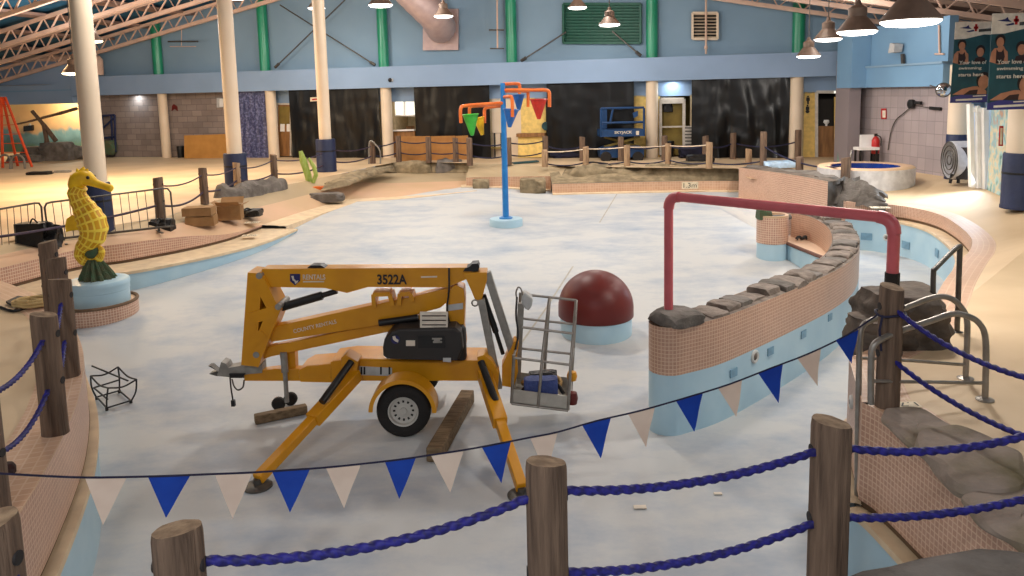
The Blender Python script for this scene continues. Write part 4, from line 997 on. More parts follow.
tubes = [[rp(nl, nr, 0, 0), rp(nl, nr, 0, .62)], [rp(nl, nr, .47, -.01), rp(nl, nr, .5, .62), rp(fl_, fr_, .52, 1.22)], [rp(nl, nr, 1, 0), rp(nl, nr, 1, .6), rp(fl_, fr_, 1, 1.22)],
         [rp(fl_, fr_, 0, 0), rp(fl_, fr_, 0, 1.24)], [rp(fl_, fr_, .5, .2), rp(fl_, fr_, .52, 1.22)], [rp(fl_, fr_, 1, 0), rp(fl_, fr_, 1.0, 1.22)]]
for tb in tubes: part('basket_post', MB().tube(tb, .022, 10), 'satin', bk)
for a, b in ((rp(fl_, fr_, .05, 1.22), rp(fl_, fr_, 1, 1.22)), (rp(fl_, fr_, 0, .9), rp(fl_, fr_, 1, .9)), (rp(nl, nr, .12, .98), rp(nl, nr, 1, .98)), (rp(nl, nr, 0, .58), rp(nl, nr, 1, .58)), (rp(fl_, fr_, 0, .5), rp(fl_, fr_, 1, .5)),
             (rp(nl, nr, 0, .6), rp(fl_, fr_, 0, .6)), (rp(nr, nr, 0, .58), rp(fr_, fr_, 0, .58)), (rp(nl, nr, 0, -.01), rp(nl, nr, 1, -.01))):
    part('basket_rail', MB().tube([a, b], .018, 8), 'satin', bk)
part('mounting_post', MB().bar(DY(521, 303, 11.15), DY(517.5, 378, 11.15), .09, .07), 'greysteel', bk)
part('control_box', PZ([(522, 297), (525, 293), (528, 295), (533, 299), (532, 306), (529, 311), (525, 309), (522, 304)], 10.95, .22), 'labelgrey', bk, label='grey basket control box', b=.02)
part('control_guard', MB().tube(smoothpath([DY(517, 300, 11.0), DY(516, 293, 11.0), DY(518, 287.5, 11.0), DY(521, 289, 11.0), DY(523, 296, 11.0)], 4), .012, 8), 'satin', bk)
part('bumper', MB().lathe(DY(572, 376, 10.9), [(.0, -.07), (.06, -.06), (.075, 0), (.06, .06), (0, .07)], 16), 'orange', bk)
part('bumper', MB().lathe(DY(572, 398, 10.8), [(.0, -.1), (.07, -.08), (.085, 0), (.07, .08), (0, .1)], 16), 'dome', bk, label='dark red bumper')
part('basket_cable', MB().tube(smoothpath([DY(517, 297, 10.95), DY(516, 315, 10.95), DY(518, 335, 10.95), DY(514, 355, 10.9)], 4), .014, 6), 'blackmetal', bk)
# markings on the booms
xd = DY(400, 280, 11) - DY(380, 280, 11)
textmesh('model_number', '3522A', DY(377.5, 284.5, 11.012), xd, (0, 0, 1), 10.2 * 11 / FOC, 'ink', BL, width=29 * 11 / FOC, bold=.03)
textmesh('boom_lettering', 'RENTALS', DY(303, 279.6, 11.012), xd, (0, 0, 1), 5.2 * 11 / FOC, 'paper', BL, width=22 * 11 / FOC, bold=.02)
part('lettering_rule', PZ([(303, 281.2), (324, 281), (324, 282.2), (303, 282.4)], 11.008, .006), 'paper')
sh = part('shield_emblem', PZ([(290, 274), (300, 274), (300, 281), (295, 285.4), (290, 281)], 11.01, .008), 'logoblue', label='dark blue shield emblem')
part('shield_figure', PZ([(291.3, 276), (293.5, 276), (294, 279), (296, 281), (298.5, 280.4), (297, 283), (295.2, 284), (294.6, 281.6), (292.5, 280.2)], 11.003, .006), 'paper', sh)
part('boom_lettering', PZ([(421, 276.4), (437, 276.0), (437, 277.4), (421, 277.8)], 11.012, .006), 'paper')
xd2 = DY(338, 321, 11) - DY(296, 330.8, 11)
textmesh('boom_lettering', 'COUNTY RENTALS', DY(294, 333.2, 11.05), xd2, xd2.cross(V((0, 1, 0))) * -1 if xd2.cross(V((0, 1, 0))).z < 0 else xd2.cross(V((0, 1, 0))), 4.0 * 11 / FOC, 'paper', BL, width=44 * 11 / FOC, bold=.01)
dc = part('chassis_decal', PZ([(356, 366), (392, 368), (392, 376), (356, 375)], 10.945, .008), 'labelgrey', label='grey decal with black bars')
for x in (357.5, 360.5, 363.5, 380, 388.5): part('decal_bar', PZ([(x, 367), (x + 1.8, 367), (x + 1.8, 374.5), (x, 374.5)], 10.94, .006), 'ink', dc)
part('chassis_knob', MB().lathe(DY(355, 360, 11.0), [(.04, 0), (.045, .03), (.03, .07), (0, .08)], 12), 'blackmetal')
# gear lying in the basket
bc = (nl + fr_) / 2
t = thing('safety_harness', 'black and tan safety harness lying in the lift basket', 'harness', bc + V((.0, .1, .05)))
obj('strap', MB().tube(smoothpath([bc + V((.27 * math.cos(a), .12 * math.sin(a) + .06, .19 + .05 * math.sin(2 * a))) for a in [2 * math.pi * k / 14 for k in range(14)]], 3, closed=True), .032, 8, closed=True), 'tan', t)
obj('pad', MB().rock(bc + V((.02, .08, .2)), (.2, .1, .14), 61, 3, .4), 'blackbag', t)
obj('lanyard', MB().tube(smoothpath([bc + V((-.33, -.12, .08)), bc + V((-.2, -.05, .2)), bc + V((-.05, .0, .24)), bc + V((.2, -.04, .2)), bc + V((.3, -.14, .1))], 5), .028, 8), 'blackmetal', t)
o = obj('bag', MB().rock(bc + V((-.02, -.14, .04)), (.26, .13, .3), 63, 3, .35), 'bagblue', None, loc=bc + V((0, -.14, .04))); tag(o, 'crumpled blue bag in the lift basket', 'bag')
# timbers on the basin floor
a, b = Gf(255, 424), Gf(307, 413)
o = obj('timber', MB().bar(a + V((0, 0, .07)), b + V((0, 0, .07)), .13, .13), 'timber', None, loc=a); tag(o, 'square timber lying behind the left outrigger leg', 'timber', 'timbers by the boom lift'); bev(o, .015)
a, b = Gf(434, 463), Gf(468, 402)
o = obj('timber', MB().bar(a + V((0, 0, .1)), b + V((0, 0, .1)), .2, .19), 'timber', None, loc=a); tag(o, 'thick timber lying between the road wheel and right outrigger', 'timber', 'timbers by the boom lift'); bev(o, .015)

DY = _DY
# ================================================================== THINGS IN AND AROUND THE POOL
def dep(p): return (p - EYE).dot(_F)
# ---- seahorse on its plinth
pf = Gf(105, 328); dR = dep(pf); PR = 40 * dR / FOC; pcx = DY(98, 320, pf.y + PR); PC = V((pcx.x, pf.y + PR, floor_z(pcx.x, pf.y + PR)))
zp = DY(105, 312, pf.y).z; rc = 28.5 * dep(PC) / FOC; CC = V((DY(100, 300, PC.y).x, PC.y, zp)); zc = DY(104, 286, PC.y - rc).z
pl_ = sroot('wall_seahorse_plinth', PC)
ringp = lambda c, z, r: [V((c.x + r * math.cos(a), c.y + r * math.sin(a), z)) for a in [2 * math.pi * j / 48 for j in range(49)]]
struct('tile_face', MB().loft([ringp(PC, zp, PR), ringp(PC, PC.z - .3, PR)]), 'tile', pl_, angle=60)
struct('top', MB().loft([ringp(PC, zp, PR), ringp(PC, zp, .02)]), 'terrace', pl_)
struct('edge_band', MB().tube([p + V((0, 0, .02)) for p in ringp(PC, zp, PR - .02)[:-1]], .035, 8, closed=True), 'gutter', pl_)
SH = thing('seahorse_statue', 'yellow seahorse statue with gridded body on a round pale blue plinth', 'statue', CC)
zm = zp + (zc - zp) * .55
obj('plinth', MB().lathe(V((CC.x, CC.y, 0)), [(rc * .97, zp - .02), (rc * .97, zm), (rc * .985, zm + .01), (rc * .985, zm + .1), (rc, zm + .12), (rc, zc - .03), (rc * .97, zc), (rc * .6, zc + .02), (0, zc + .02)], 48), 'cyanpaint', SH)
q = V((CC.x, CC.y, zc)); mb = MB(); rows = []
r0_ = 11 * dep(PC) / FOC; hh_ = zc - 0
zr_top = DY(96, 259, CC.y).z
for j in range(9):
    t = j / 8; row = []
    for k in range(40):
        a = 2 * math.pi * k / 40; r_ = (r0_ * (1 - t) ** .8 * 1.0 + .1) * (1 + .16 * math.cos(k * 2.0) + .1 * noise.noise(V((a * 2, t * 3, 4))))
        row.append(V((q.x - .05 * t + r_ * math.cos(a), q.y + r_ * math.sin(a), zc + t * (zr_top - zc))))
    rows.append(row)
obj('kelp_base', mb.loft(rows, closed=True), 'kelp', SH)
sp_px = [(80, 186, 7), (77, 193, 8.2), (80.5, 202, 9.2), (86, 211, 11.5), (91, 220, 13.2), (93.5, 228, 13.2), (92.5, 236, 12), (88, 243, 9.8), (82.5, 249, 7.2), (80.5, 255, 5.6), (83.5, 260, 5.2), (90, 262, 4.8), (97, 260, 4.2), (101, 255, 3.6), (101.5, 250, 2.8), (99, 246.5, 2)]
P = smoothpath([DY(x, y, CC.y) for x, y, r in sp_px], 8); px2m = dep(q) / FOC
rad = smoothpath([V((r, 0, 0)) for _, _, r in sp_px], 8); acc = 0; rr = []
for i, p in enumerate(P):
    if i: acc += (p - P[i - 1]).length
    rr.append(rad[i].x * px2m * (1 + .035 * math.cos(acc * 2 * math.pi / .16)))
obj('body', MB().tube(P, rr, 24), 'scales', SH, angle=70)
hd = [(74.5, 190, 5), (76, 185, 7.4), (79, 180, 8.2), (85, 178, 8), (90, 180, 6.2), (95, 182.8, 4.3), (101, 185, 3.7), (107, 187, 3.5), (111, 188.5, 3.6), (112.5, 189, 2.2)]
P = smoothpath([DY(x, y, CC.y) for x, y, r in hd], 5); rad = smoothpath([V((r, 0, 0)) for _, _, r in hd], 5)
hp = obj('head', MB().tube(P, [r.x * px2m for r in rad], 20), 'yellow', SH, angle=70)
for s_ in (-1, 1):
    obj('eye', MB().ell(DY(91, 177, CC.y) + V((0, s_ * 5.8 * px2m, 0)), (.035, .03, .035)), 'blackmetal', hp)
for (x0, y0, x1, y1, r) in ((82, 172, 84, 166.5, 3.5), (78, 173, 77, 168, 2.4), (86, 171.5, 88, 168.5, 2.4), (73, 178, 70, 175, 2.2), (70.5, 186, 67.5, 184, 2.2), (69.5, 194, 66.5, 193, 2), (72, 203, 69.5, 203, 2), (76, 211, 73.5, 212, 2)):
    a, b = DY(x0, y0, CC.y), DY(x1, y1, CC.y); obj('crest_spike', MB().tube([a, a.lerp(b, .6), b], [r * px2m, r * .6 * px2m, .004], 8), 'yellow', SH)
fan = [(78, 217), (72, 215), (66.5, 219), (65, 226), (66, 232), (72, 230.5), (79, 230)]
obj('dorsal_fin', MB().prism([DY(x, y, CC.y - .03) for x, y in fan], (0, .06, 0)), 'yellow', SH)
obj('kelp_ball', MB().ell(DY(92, 250.5, CC.y), (8 * px2m, 6 * px2m, 9 * px2m)), 'kelp', SH)['label'] = 'dark green ball inside the curled tail'

# ---- spray pole with tipping buckets
bpf = Gf(506, 228.5); sr = 17 * dep(bpf) / FOC; SC_ = V((DY(506, 222, bpf.y + sr).x, bpf.y + sr, floor_z(0, bpf.y + sr))); zt2 = DY(506, 221, bpf.y).z
SPt = thing('spray_pole', 'blue spray pole with orange arms and coloured tipping buckets at the far pool end', 'water feature', SC_)
obj('base_drum', MB().lathe(SC_, [(sr, -.1), (sr, zt2 - SC_.z - .03), (sr * .96, zt2 - SC_.z), (0, zt2 - SC_.z)], 36), 'cyanpaint', SPt)
Yp = SC_.y; ppx = dep(SC_) / FOC
def pY(x, y, dy=0): return DY(x, y, Yp + dy)
bx = SC_.x
tp = V((bx, Yp, pY(503, 83).z)); 
obj('pole', MB().tube([V((bx, Yp, zt2)), V((bx, Yp, pY(505, 150).z)), tp], [.095, .085, .075], 18).lathe(V((bx, Yp, zt2)), [(.2, 0), (.2, .03), (.13, .06)], 18), 'blue', SPt)
def arm(pts, dys, r=.05, m='coral'):
    return obj('spray_arm', MB().tube(smoothpath([pY(x, y, d) for (x, y), d in zip(pts, dys)], 4), r, 10), m, SPt)
arm([(504, 103), (480, 104.5), (464, 106), (461, 108), (460.5, 114), (461, 123)], [0, -.5, -.8, -.9, -.9, -.9])
arm([(504, 106), (490, 107), (485, 109), (484.5, 116), (484.5, 123)], [0, .3, .4, .4, .4])
arm([(504, 104), (475, 106), (470, 107), (469.5, 114)], [0, -.1, -.2, -.2])
arm([(504, 90), (535, 90), (545, 90), (549, 92), (549.5, 98), (549.5, 107)], [0, -.4, -.5, -.5, -.5, -.5])
arm([(504, 91), (526, 91), (528, 93), (528, 107)], [0, .3, .4, .4])
arm([(504, 84), (516, 83.5), (519.5, 85), (519.5, 94)], [0, .5, .6, .6])
arm([(504, 97), (509, 96.5), (512, 99), (512.5, 117)], [0, -.6, -.7, -.7])
def bucket(x, y, w, h, m, lab, dy, rot=0):
    c = pY(x, y, dy); r = w / 2 * ppx; H = h * ppx
    o = obj('bucket', MB().lathe(c, [(r, 0), (.05, -H), (.0, -H - .01)], 24, Matrix.Rotation(rot, 3, 'Y'), caps=False).lathe(c, [(r * .94, -.01), (.03, -H + .04)], 24, Matrix.Rotation(rot, 3, 'Y'), caps=False), m, SPt); o['label'] = lab
    obj('bucket_rim', MB().tube([c + Matrix.Rotation(rot, 3, 'Y') @ V((r * math.cos(a), r * math.sin(a), 0)) for a in [2 * math.pi * k / 24 for k in range(24)]], .02, 6, closed=True), m, o)
bucket(470.5, 114.5, 15.5, 20, 'cgreen', 'green tipping bucket', -.5, -.05)
bucket(478.5, 118, 11, 17, 'cyellow', 'yellow tipping bucket', .1, -.2)
bucket(511, 109.5, 15, 17, 'cblue', 'blue tipping bucket hanging in front', -.5, .1)
bucket(518.5, 95, 12, 15, 'cblue', 'blue tipping bucket behind the pole', .6, 0)
bucket(538.5, 99.5, 16.5, 19, 'cred', 'red tipping bucket', -.2, 0)

# ---- red dome
df = Gf(600, 345); dc_ = DY(596, 330, df.y + .66); DM = V((dc_.x, df.y + .66, floor_z(dc_.x, df.y + .66))); dr = 37.5 * dep(DM + V((0, 0, .5))) / FOC
zrim = DY(596, 315.5, DM.y).z; ztp = DY(596, 270, DM.y + .05).z
t = thing('dome_fountain', 'big dark red dome on a round white base in the middle of the pool', 'dome', DM)
hD = ztp - zrim; prof = [(dr * .98, zrim - DM.z), (dr, zrim - DM.z + .015)] + [(dr * math.cos(a), zrim - DM.z + hD * .2 + (hD * .8) * math.sin(a)) for a in [math.pi / 2 * k / 16 for k in range(17)]]
prof[-1] = (0, ztp - DM.z)
obj('dome', MB().lathe(DM, prof, 56), 'dome', t, angle=60)
obj('base', MB().lathe(DM, [(dr * .95, -.1), (dr * .95, zrim - DM.z + .05)], 48), 'cyanpaint', t)

# ---- red pipe arch
pA = G(668.5, 313, -.02); Yl = pA.y; zP = DY(668, 196, Yl).z
pB = V((0, 0, 0)); bq = None
for i in range(200):
    Yx = 5 + i * .03; p = DY(880, 218.5, Yx)
    if abs(p.z - zP) < abs((bq or V((0, 0, 99))).z - zP): bq = p
cr_ = DY(894.5, 222, bq.y); rP = .062
zf_ = DY(894.5, 287, bq.y).z
t = thing('pipe_arch', 'pinkish red pipe arch spanning from the island wall to the boulder', 'pipe', pA)
l0 = V((pA.x, Yl, pA.z)); l1 = V((DY(668.5, 250, Yl).x, Yl, zP)); r1 = V((cr_.x, bq.y, zP)); r0 = V((cr_.x, bq.y, zf_))
dr_ = (r1 - l1).normalized()
def bend(c, a, b, r=.17): return [c + a * r] + [c + a * r * (1 - s) ** 2 + b * r * s ** 2 for s in (.2, .4, .6, .8)] + [c + b * r]
dn = V((0, 0, -1))
obj('left_leg', MB().tube([l0, l1 + dn * .17], rP, 16), 'redpipe', t)
obj('cross_pipe', MB().tube([l1 + dr_ * .17, r1 - dr_ * .17], rP, 16), 'redpipe', t)
obj('right_leg', MB().tube([r0 + V((0, 0, .12)), r1 + dn * .17], rP * 1.02, 16), 'redpipe', t)
obj('elbow', MB().tube(bend(l1, dn, dr_), rP * 1.17, 16), 'redpipe', t)
obj('elbow', MB().tube(bend(r1, dr_ * -1, dn), rP * 1.17, 16), 'redpipe', t)
obj('coupling', MB().tube([r0 + V((0, 0, .16)), r0 + V((0, 0, .02))], rP * 1.22, 16), 'rubber', t)['label'] = 'black rubber coupling'
obj('stub', MB().tube([r0 + V((0, 0, .03)), r0 + V((0, 0, -.14))], rP * .9, 16), 'redpipe', t)

# ---- plant trough on the pier, object on the bench
o = obj('plant', MB().rock(V((pc.x - .22, pc.y - .05, -.14)), (.18, .18, .26), 81, 3, .5), 'kelp', None, loc=V((pc.x - .2, pc.y - .05, -.14))); tag(o, 'small green plant clump on top of the round tiled pier', 'plant')
o = obj('rock', MB().rock(V((pc.x + .15, pc.y - .02, -.16)), (.26, .14, .1), 82, 3, .3), 'rockgrey', None, loc=V((pc.x + .15, pc.y, -.16))); tag(o, 'dark flat rock beside the plant on the round tiled pier', 'rock')
bp_ = G(802, 240.5, -.7)
o = obj('cleat', MB().tube(smoothpath([bp_ + V((-.14, 0, .03)), bp_ + V((-.08, 0, .09)), bp_ + V((0, 0, .05)), bp_ + V((.08, 0, .09)), bp_ + V((.14, 0, .04))], 4), .04, 8), 'blackmetal', None, loc=bp_); tag(o, 'small black fitting lying on the pink bench', 'fitting')

# ---- round jets and square panels on basin walls
def jet(p, n, label, r=.1):
    ax = n.to_track_quat('Z', 'Y').to_matrix(); t = thing('wall_jet', label, 'pool jet', p, 'round jets on the basin walls')
    obj('ring', MB().lathe(p, [(r, -.01), (r, .015), (r * .8, .03), (r * .55, .02), (r * .55, -.01)], 24, ax, caps=False), 'inletgrey', t)
    obj('nozzle', MB().lathe(p, [(r * .55, .012), (r * .3, .03), (0, .03)], 20, ax), 'capstone', t)
def panel(p, n, label, w=.17, h=.12):
    u = V((0, 0, 1)); s = u.cross(n).normalized()
    c = [p + s * (sx * w / 2) + u * (sz * h / 2) + n * .004 for sx, sz in ((-1, -1), (1, -1), (1, 1), (-1, 1))]
    o = obj('wall_grating', MB().prism(c, n * .015), 'jet', None, loc=p); tag(o, label, 'grating', 'square gratings on the basin walls')
for x, y, kind, lab in ((754.5, 356.5, 'j', 'round white jet on the blue face of the island wall'), (733, 372.5, 'p', 'square blue grating nearest the nose of the island wall'), (770, 351, 'p', 'square blue grating just right of the island wall jet'), (803, 334, 'p', 'third square blue grating along the island wall'), (829.5, 317, 'p', 'fourth square blue grating along the island wall')):
    r_ = on_path_fit(x, y, ICs, 1, HW) ; r2_ = on_path_fit(x, y, ICs, -1, HW)
    c_ = [q for q in (r_, r2_) if q]
    if c_:
        p, n = min(c_, key=lambda q: q[0].y)
        jet(p, n, lab) if kind == 'j' else panel(p, n, lab)
Rvis = [p for p in Rs if p.y > 15.5]
sR = toward(Rs, .3, V((8, 15, 0)))[1]
for x, y, kind, lab in ((886.5, 237.5, 'j', 'round jet on the far channel wall left of the red pipe leg'), (866.5, 236.5, 'p', 'square blue grating left of the channel wall jet'), (906, 245, 'p', 'square blue grating right of the red pipe leg'), (937, 253, 'p', 'square blue grating near the bent handrail')):
    q = on_path_fit(x, y, Rvis, sR, .28)
    if q: jet(q[0], q[1], lab, .1) if kind == 'j' else panel(q[0], q[1], lab, .3, .2)
q = on_path_fit(852.5, 402, R2, s2, .0)
if q: jet(q[0], q[1], 'round jet on the shadowed tiled end below the ladder', .07)

# ---- wire frame stand
st = thing('wire_stand', 'low black wire frame stand lying on the basin floor at the left', 'stand', Gf(113, 402))
zb_ = floor_z(-5, 10)
bt = [Gf(97, 399.5), Gf(107, 410.5), Gf(131, 403), Gf(119.5, 393)]
Yt = [p.y for p in bt]; tpx = [(90.5, 376), (108, 388), (136.5, 379.5), (118, 367)]
tq = [DY(x, y, Y_) for (x, y), Y_ in zip(tpx, Yt)]
def bar_(nm, pts, r=.013): return obj(nm, MB().tube(pts, r, 8), 'blackmetal', st)
for a, b in zip(bt, tq):
    m_ = a.lerp(b, .5) + (a - sum(bt, V()) / 4) * .12; bar_('leg', smoothpath([a + V((0, 0, .02)), m_, b], 4)); bar_('foot', [a + V((0, 0, 0)), a + V((0, 0, .05))], .024)
for i in range(4):
    bar_('lower_rail', [bt[i] + V((0, 0, .04)), bt[(i + 1) % 4] + V((0, 0, .04))])
    a, b = tq[i], tq[(i + 1) % 4]; bar_('upper_rail', smoothpath([a, a.lerp(b, .5) + V((0, 0, -.05)), b], 4))
    bar_('mid_rail', [bt[i].lerp(tq[i], .5), bt[(i + 1) % 4].lerp(tq[(i + 1) % 4], .5)]) if i in (0, 3) else None
bar_('loose_rod', [DY(92, 366, Yt[3]), tq[2].lerp(tq[1], .3) + V((0, 0, .02))], .013)

# ---- scraps on the basin floor
for x, y, w_, lab in ((640, 508, .07, 'small pale rectangular scrap on the basin floor below the pennants'), (718, 494.5, .045, 'small pale scrap on the basin floor near the knotted post')):
    p = Gf(x, y); o = obj('paper_scrap', MB().box(p + V((0, 0, .012)), (w_ * 2, w_, .012)), 'paper', None, loc=p); tag(o, lab, 'paper', 'scraps on the basin floor')

# ---- terrace and deck clutter
def carton(base, L, W, H, rz, label, open_=False, name='cardboard_box'):
    b = V(base); Rm = Matrix.Rotation(rz, 3, 'Z'); t = thing(name, label, 'box', b, 'cardboard boxes on the terrace')
    def wpt(x, y, z): return b + Rm @ V((x, y, z))
    th = .01; mb = MB()
    for (cx, cy, dx, dy) in ((0, -W / 2, L, th), (0, W / 2, L, th), (-L / 2, 0, th, W), (L / 2, 0, th, W)): mb.box(wpt(cx, cy, H / 2), (dx + .001, dy + .001, H), Rm)
    mb.box(wpt(0, 0, .01), (L, W, th), Rm); obj('walls', mb, 'cardbox', t, flat=True)
    fl = ((0, -W / 2, L, 'y', -1), (0, W / 2, L, 'y', 1), (-L / 2, 0, W, 'x', -1), (L / 2, 0, W, 'x', 1))
    for (cx, cy, ln, ax, sg_) in fl:
        a_ = math.radians(random.uniform(10, 40)) if open_ else 0; w_ = W / 2 if ax == 'y' else L * .3
        d = V((0, sg_, 0)) if ax == 'y' else V((sg_, 0, 0)); e = V((1, 0, 0)) if ax == 'y' else V((0, 1, 0))
        dirv = (d * math.cos(a_) + V((0, 0, math.sin(a_)))) if open_ else -d
        p0 = V((cx, cy, H + (.004 if ax == 'x' else .012))); pts = [p0 - e * ln / 2, p0 + e * ln / 2, p0 + e * ln / 2 + dirv * w_, p0 - e * ln / 2 + dirv * w_]
        obj('flap', MB().prism([wpt(*p) for p in pts], (0, 0, .008)), 'cardbox', t, flat=True)
    if not open_: obj('tape', MB().box(wpt(0, 0, H + .022), (L, .06, .003), Rm), 'tan', t, flat=True)
    return t
b1 = G(202, 225, -.3)
carton(b1, .72, .5, .24, .15, 'lower closed cardboard box of the stack on the terrace')
carton(b1 + V((-.05, .0, .275)), .74, .5, .2, .1, 'upper cardboard box of the stack on the terrace')
carton(G(231, 219, -.33), .62, .5, .4, .15, 'open cardboard box with raised flaps beside the box stack', True)
def bag(c, d, seed, label, grp='black bags on the terrace', m='blackbag', name='bag', cat='bag', rough=.5):
    t = thing(name, label, cat, c, grp); obj('body', MB().rock(c, d, seed, 4, rough), m, t)
    obj('handle', MB().tube(smoothpath([c + V((-d[0] * .5, -d[1] * .3, d[2] * .7)), c + V((-d[0] * .1, -d[1] * .5, d[2] * 1.15)), c + V((d[0] * .4, -d[1] * .4, d[2] * .75))], 5), .018, 6), m, t); return t
bag(G(250, 216, -.4), (.34, .22, .22), 91, 'low black bundle right of the open cardboard box')
bag(G(41, 251, -.28), (.38, .24, .66), 92, 'big black bag in front of the left barrier, behind the post cluster', rough=.8)
bag(G(163, 234, -.35), (.32, .18, .36), 93, 'black shoe-shaped bag at the right end of the barrier')
ff = G(161, 222, -.3)
# flat things on the near left deck
tp_ = GP([(6, 303, .02), (18, 297.5, .02), (35, 300, .02), (12, 306.5, .02)])
o = obj('tray', MB().prism(tp_, (0, 0, .03)), 'tray', None, loc=tp_[0], flat=True); tag(o, 'dark flat tray lying on the left deck behind the posts', 'tray')
c = G(18, 306.5, .0); o = obj('hose', MB().tube(smoothpath([G(-6, 305, .02), G(4, 308.5, .02), G(14, 311, .02), G(25, 308, .02), G(34, 303, .02)], 6), .022, 8), 'blackmetal', None, loc=c); tag(o, 'thin dark hose curving along the front of the tray', 'hose')
c = G(32, 307.5, 0); mb = MB()
pts = []
for k in range(90):
    a = k * .55; r_ = .10 + .16 * abs(math.sin(k * .37)); pts.append(c + V((r_ * math.cos(a), r_ * math.sin(a) * .7, .03 + .0012 * k)))
o = obj('rope_coil', MB().tube(smoothpath(pts, 2), .022, 6), 'yarn', None, loc=c); tag(o, 'tangled pale rope coil on the left deck beside the tray', 'rope')
o = obj('bracket', MB().rock(G(11, 474, 0), (.035, .03, .1), 95, 3, .6), 'swim', None, loc=G(11, 474, 0)); tag(o, 'small brown lump on the deck at the left edge above the pennant cord', 'fitting')
# cactus prop, orange bits, beach clutter
cb = G(311, 187, -.25); t = thing('cactus_prop', 'lime green cactus prop leaning by the beach ledge', 'cactus', cb)
yk = cb.y
obj('trunk', MB().tube([DY(310, 187, yk), DY(308, 175, yk), DY(303, 160, yk), DY(300.5, 151, yk)], [.1, .13, .13, .07], 14), 'limegreen', t)
obj('branch', MB().tube([DY(311.5, 186, yk - .06), DY(316, 175, yk - .06), DY(314, 167, yk - .06), DY(308.5, 158, yk - .06)], [.07, .085, .08, .05], 12), 'limegreen', t)
p = G(318, 189.5, -.3); o = obj('fabric', MB().rock(p, (.3, .16, .12), 97, 3, .5), 'coral', None, loc=p); tag(o, 'orange crumpled fabric at the foot of the cactus', 'fabric')
p = G(331, 186.5, -.22); o = obj('bundle', MB().rock(p, (.22, .15, .16), 98, 3, .6), 'blackbag', None, loc=p); tag(o, 'small black bundle on the rock ledge next to the orange fabric', 'bundle')
# depth markers painted on small cream tiles
def marker(px, py, z, s, w_, h_, upright, label, rz=0.0, n=None):
    p = G(px, py, z); x = V((math.cos(rz), math.sin(rz), 0)); y = V((0, 0, 1)) if upright else V((-math.sin(rz), math.cos(rz), 0)); zz = x.cross(y)
    t = thing('depth_marker', label, 'depth marker', p, 'depth marker tiles')
    obj('tile', MB().prism([p + x * (sx * w_ / 2) + y * (sy_ * h_ / 2) for sx, sy_ in ((-1, -1), (1, -1), (1, 1), (-1, 1))], zz * .006), 'cream', t, flat=True)
    textmesh('digits', s, p - x * w_ * .4 - y * h_ * .33 + zz * .006, x, y, h_ * .66, 'ink', t, width=w_ * .8, ext=.003)
nn_ = G(690, 185, -.6); marker(690, 185.3, -.58, '1.3m', .62, .27, True, 'cream 1.3m depth marker on the far pink pool wall')
marker(252, 222.5, -.5, '1.3m', .42, .3, False, 'cream depth marker on the terrace right of the boxes', .1)
marker(250, 235.5, -.68, '0.7m', .42, .3, False, 'cream depth marker on the pale pool lip below the terrace', .1)
marker(880, 207.5, -.33, '1.3m', .5, .3, False, 'cream depth marker on the channel coping beside the waterfall rocks', -.2)
marker(908, 405, .215, '1.7', .2, .12, False, 'cream depth marker on the near right deck by the ladder', math.pi)
# ================================================================== ALONG THE BACK AND RIGHT WALLS
def onW(px, py, off=0.0): return OW(px, py, off)
def wpoly(pts, off): return [OW(x, y, off) for x, y in pts]
def wrect(x0, y0, x1, y1, off): return wpoly([(x0, y1), (x1, y1), (x1, y0), (x0, y0)], off)
def wslab(pts, off, th): return MB().prism(wpoly(pts, off), WN * th)
def wbar(mb, x0, y0, x1, y1, r, off): return mb.bar(OW(x0, y0, off), OW(x1, y1, off), r * 2, r * 2, up=tuple(WN))
# ---- black plastic sheeting
def sheet(x0, x1, seed, label, off=.5, ztop_=None, m='sheet', z0=.0, amp=.12, name='plastic_sheet', cat='plastic sheet', group='black plastic sheets hung under the bulkhead', fold=2.0):
    ta, tb = wt(OW(x0, 120, off)), wt(OW(x1, 120, off)); n = max(20, int((tb - ta) * 9)); mrow = 24; zt_ = ztop_ or zb + .05; rows = []
    for j in range(mrow + 1):
        z = zt_ + (z0 - zt_) * j / mrow; row = []
        for i in range(n + 1):
            t = ta + (tb - ta) * i / n
            d = amp * (noise.noise(V((t * fold, z * .35, seed))) + .5 * noise.noise(V((t * fold * 2.6, z * .9, seed + 5))) + .3 * noise.noise(V((t * 1.3, z * 2.4, seed + 9))))
            row.append(WP(t, z, off + d * (.35 + .65 * j / mrow)))
        rows.append(row)
    o = obj(name, MB().loft(rows), m, None, loc=rows[-1][n // 2], angle=70); tag(o, label, cat, group); return o
sheet(290, 380, 1, 'black plastic sheet behind the column left of the bright window')
sheet(415, 490, 2, 'black plastic sheet behind the green and yellow buckets')
sheet(547, 634, 3, 'black plastic sheet behind the blue scissor lift')
sheet(691.5, 789, 4, 'widest black plastic sheet, right of the glass door', amp=.2)
sheet(240, 266.5, 5, 'shimmering dark blue curtain left of the cream column', off=.45, m='sparkle', amp=.08, name='curtain', cat='curtain', group=None, fold=5)
# crumpled navy tarps at the foot of the sheets
for x, y, d, seed, lab in ((569, 157.5, (1.0, .35, .25), 1, 'navy crumpled tarp at the foot of the sheet left of the scissor lift'), (700, 157.5, (.9, .4, .55), 2, 'navy crumpled tarp at the left foot of the widest black sheet'), (752, 157, (.8, .4, .75), 3, 'navy crumpled tarp at the right foot of the widest black sheet')):
    p = G(x, y, 0); o = obj('tarp', MB().rock(p, d, 200 + seed, 4, .5), 'navycloth', None, loc=p); tag(o, lab, 'tarp', 'navy tarps below the sheets')
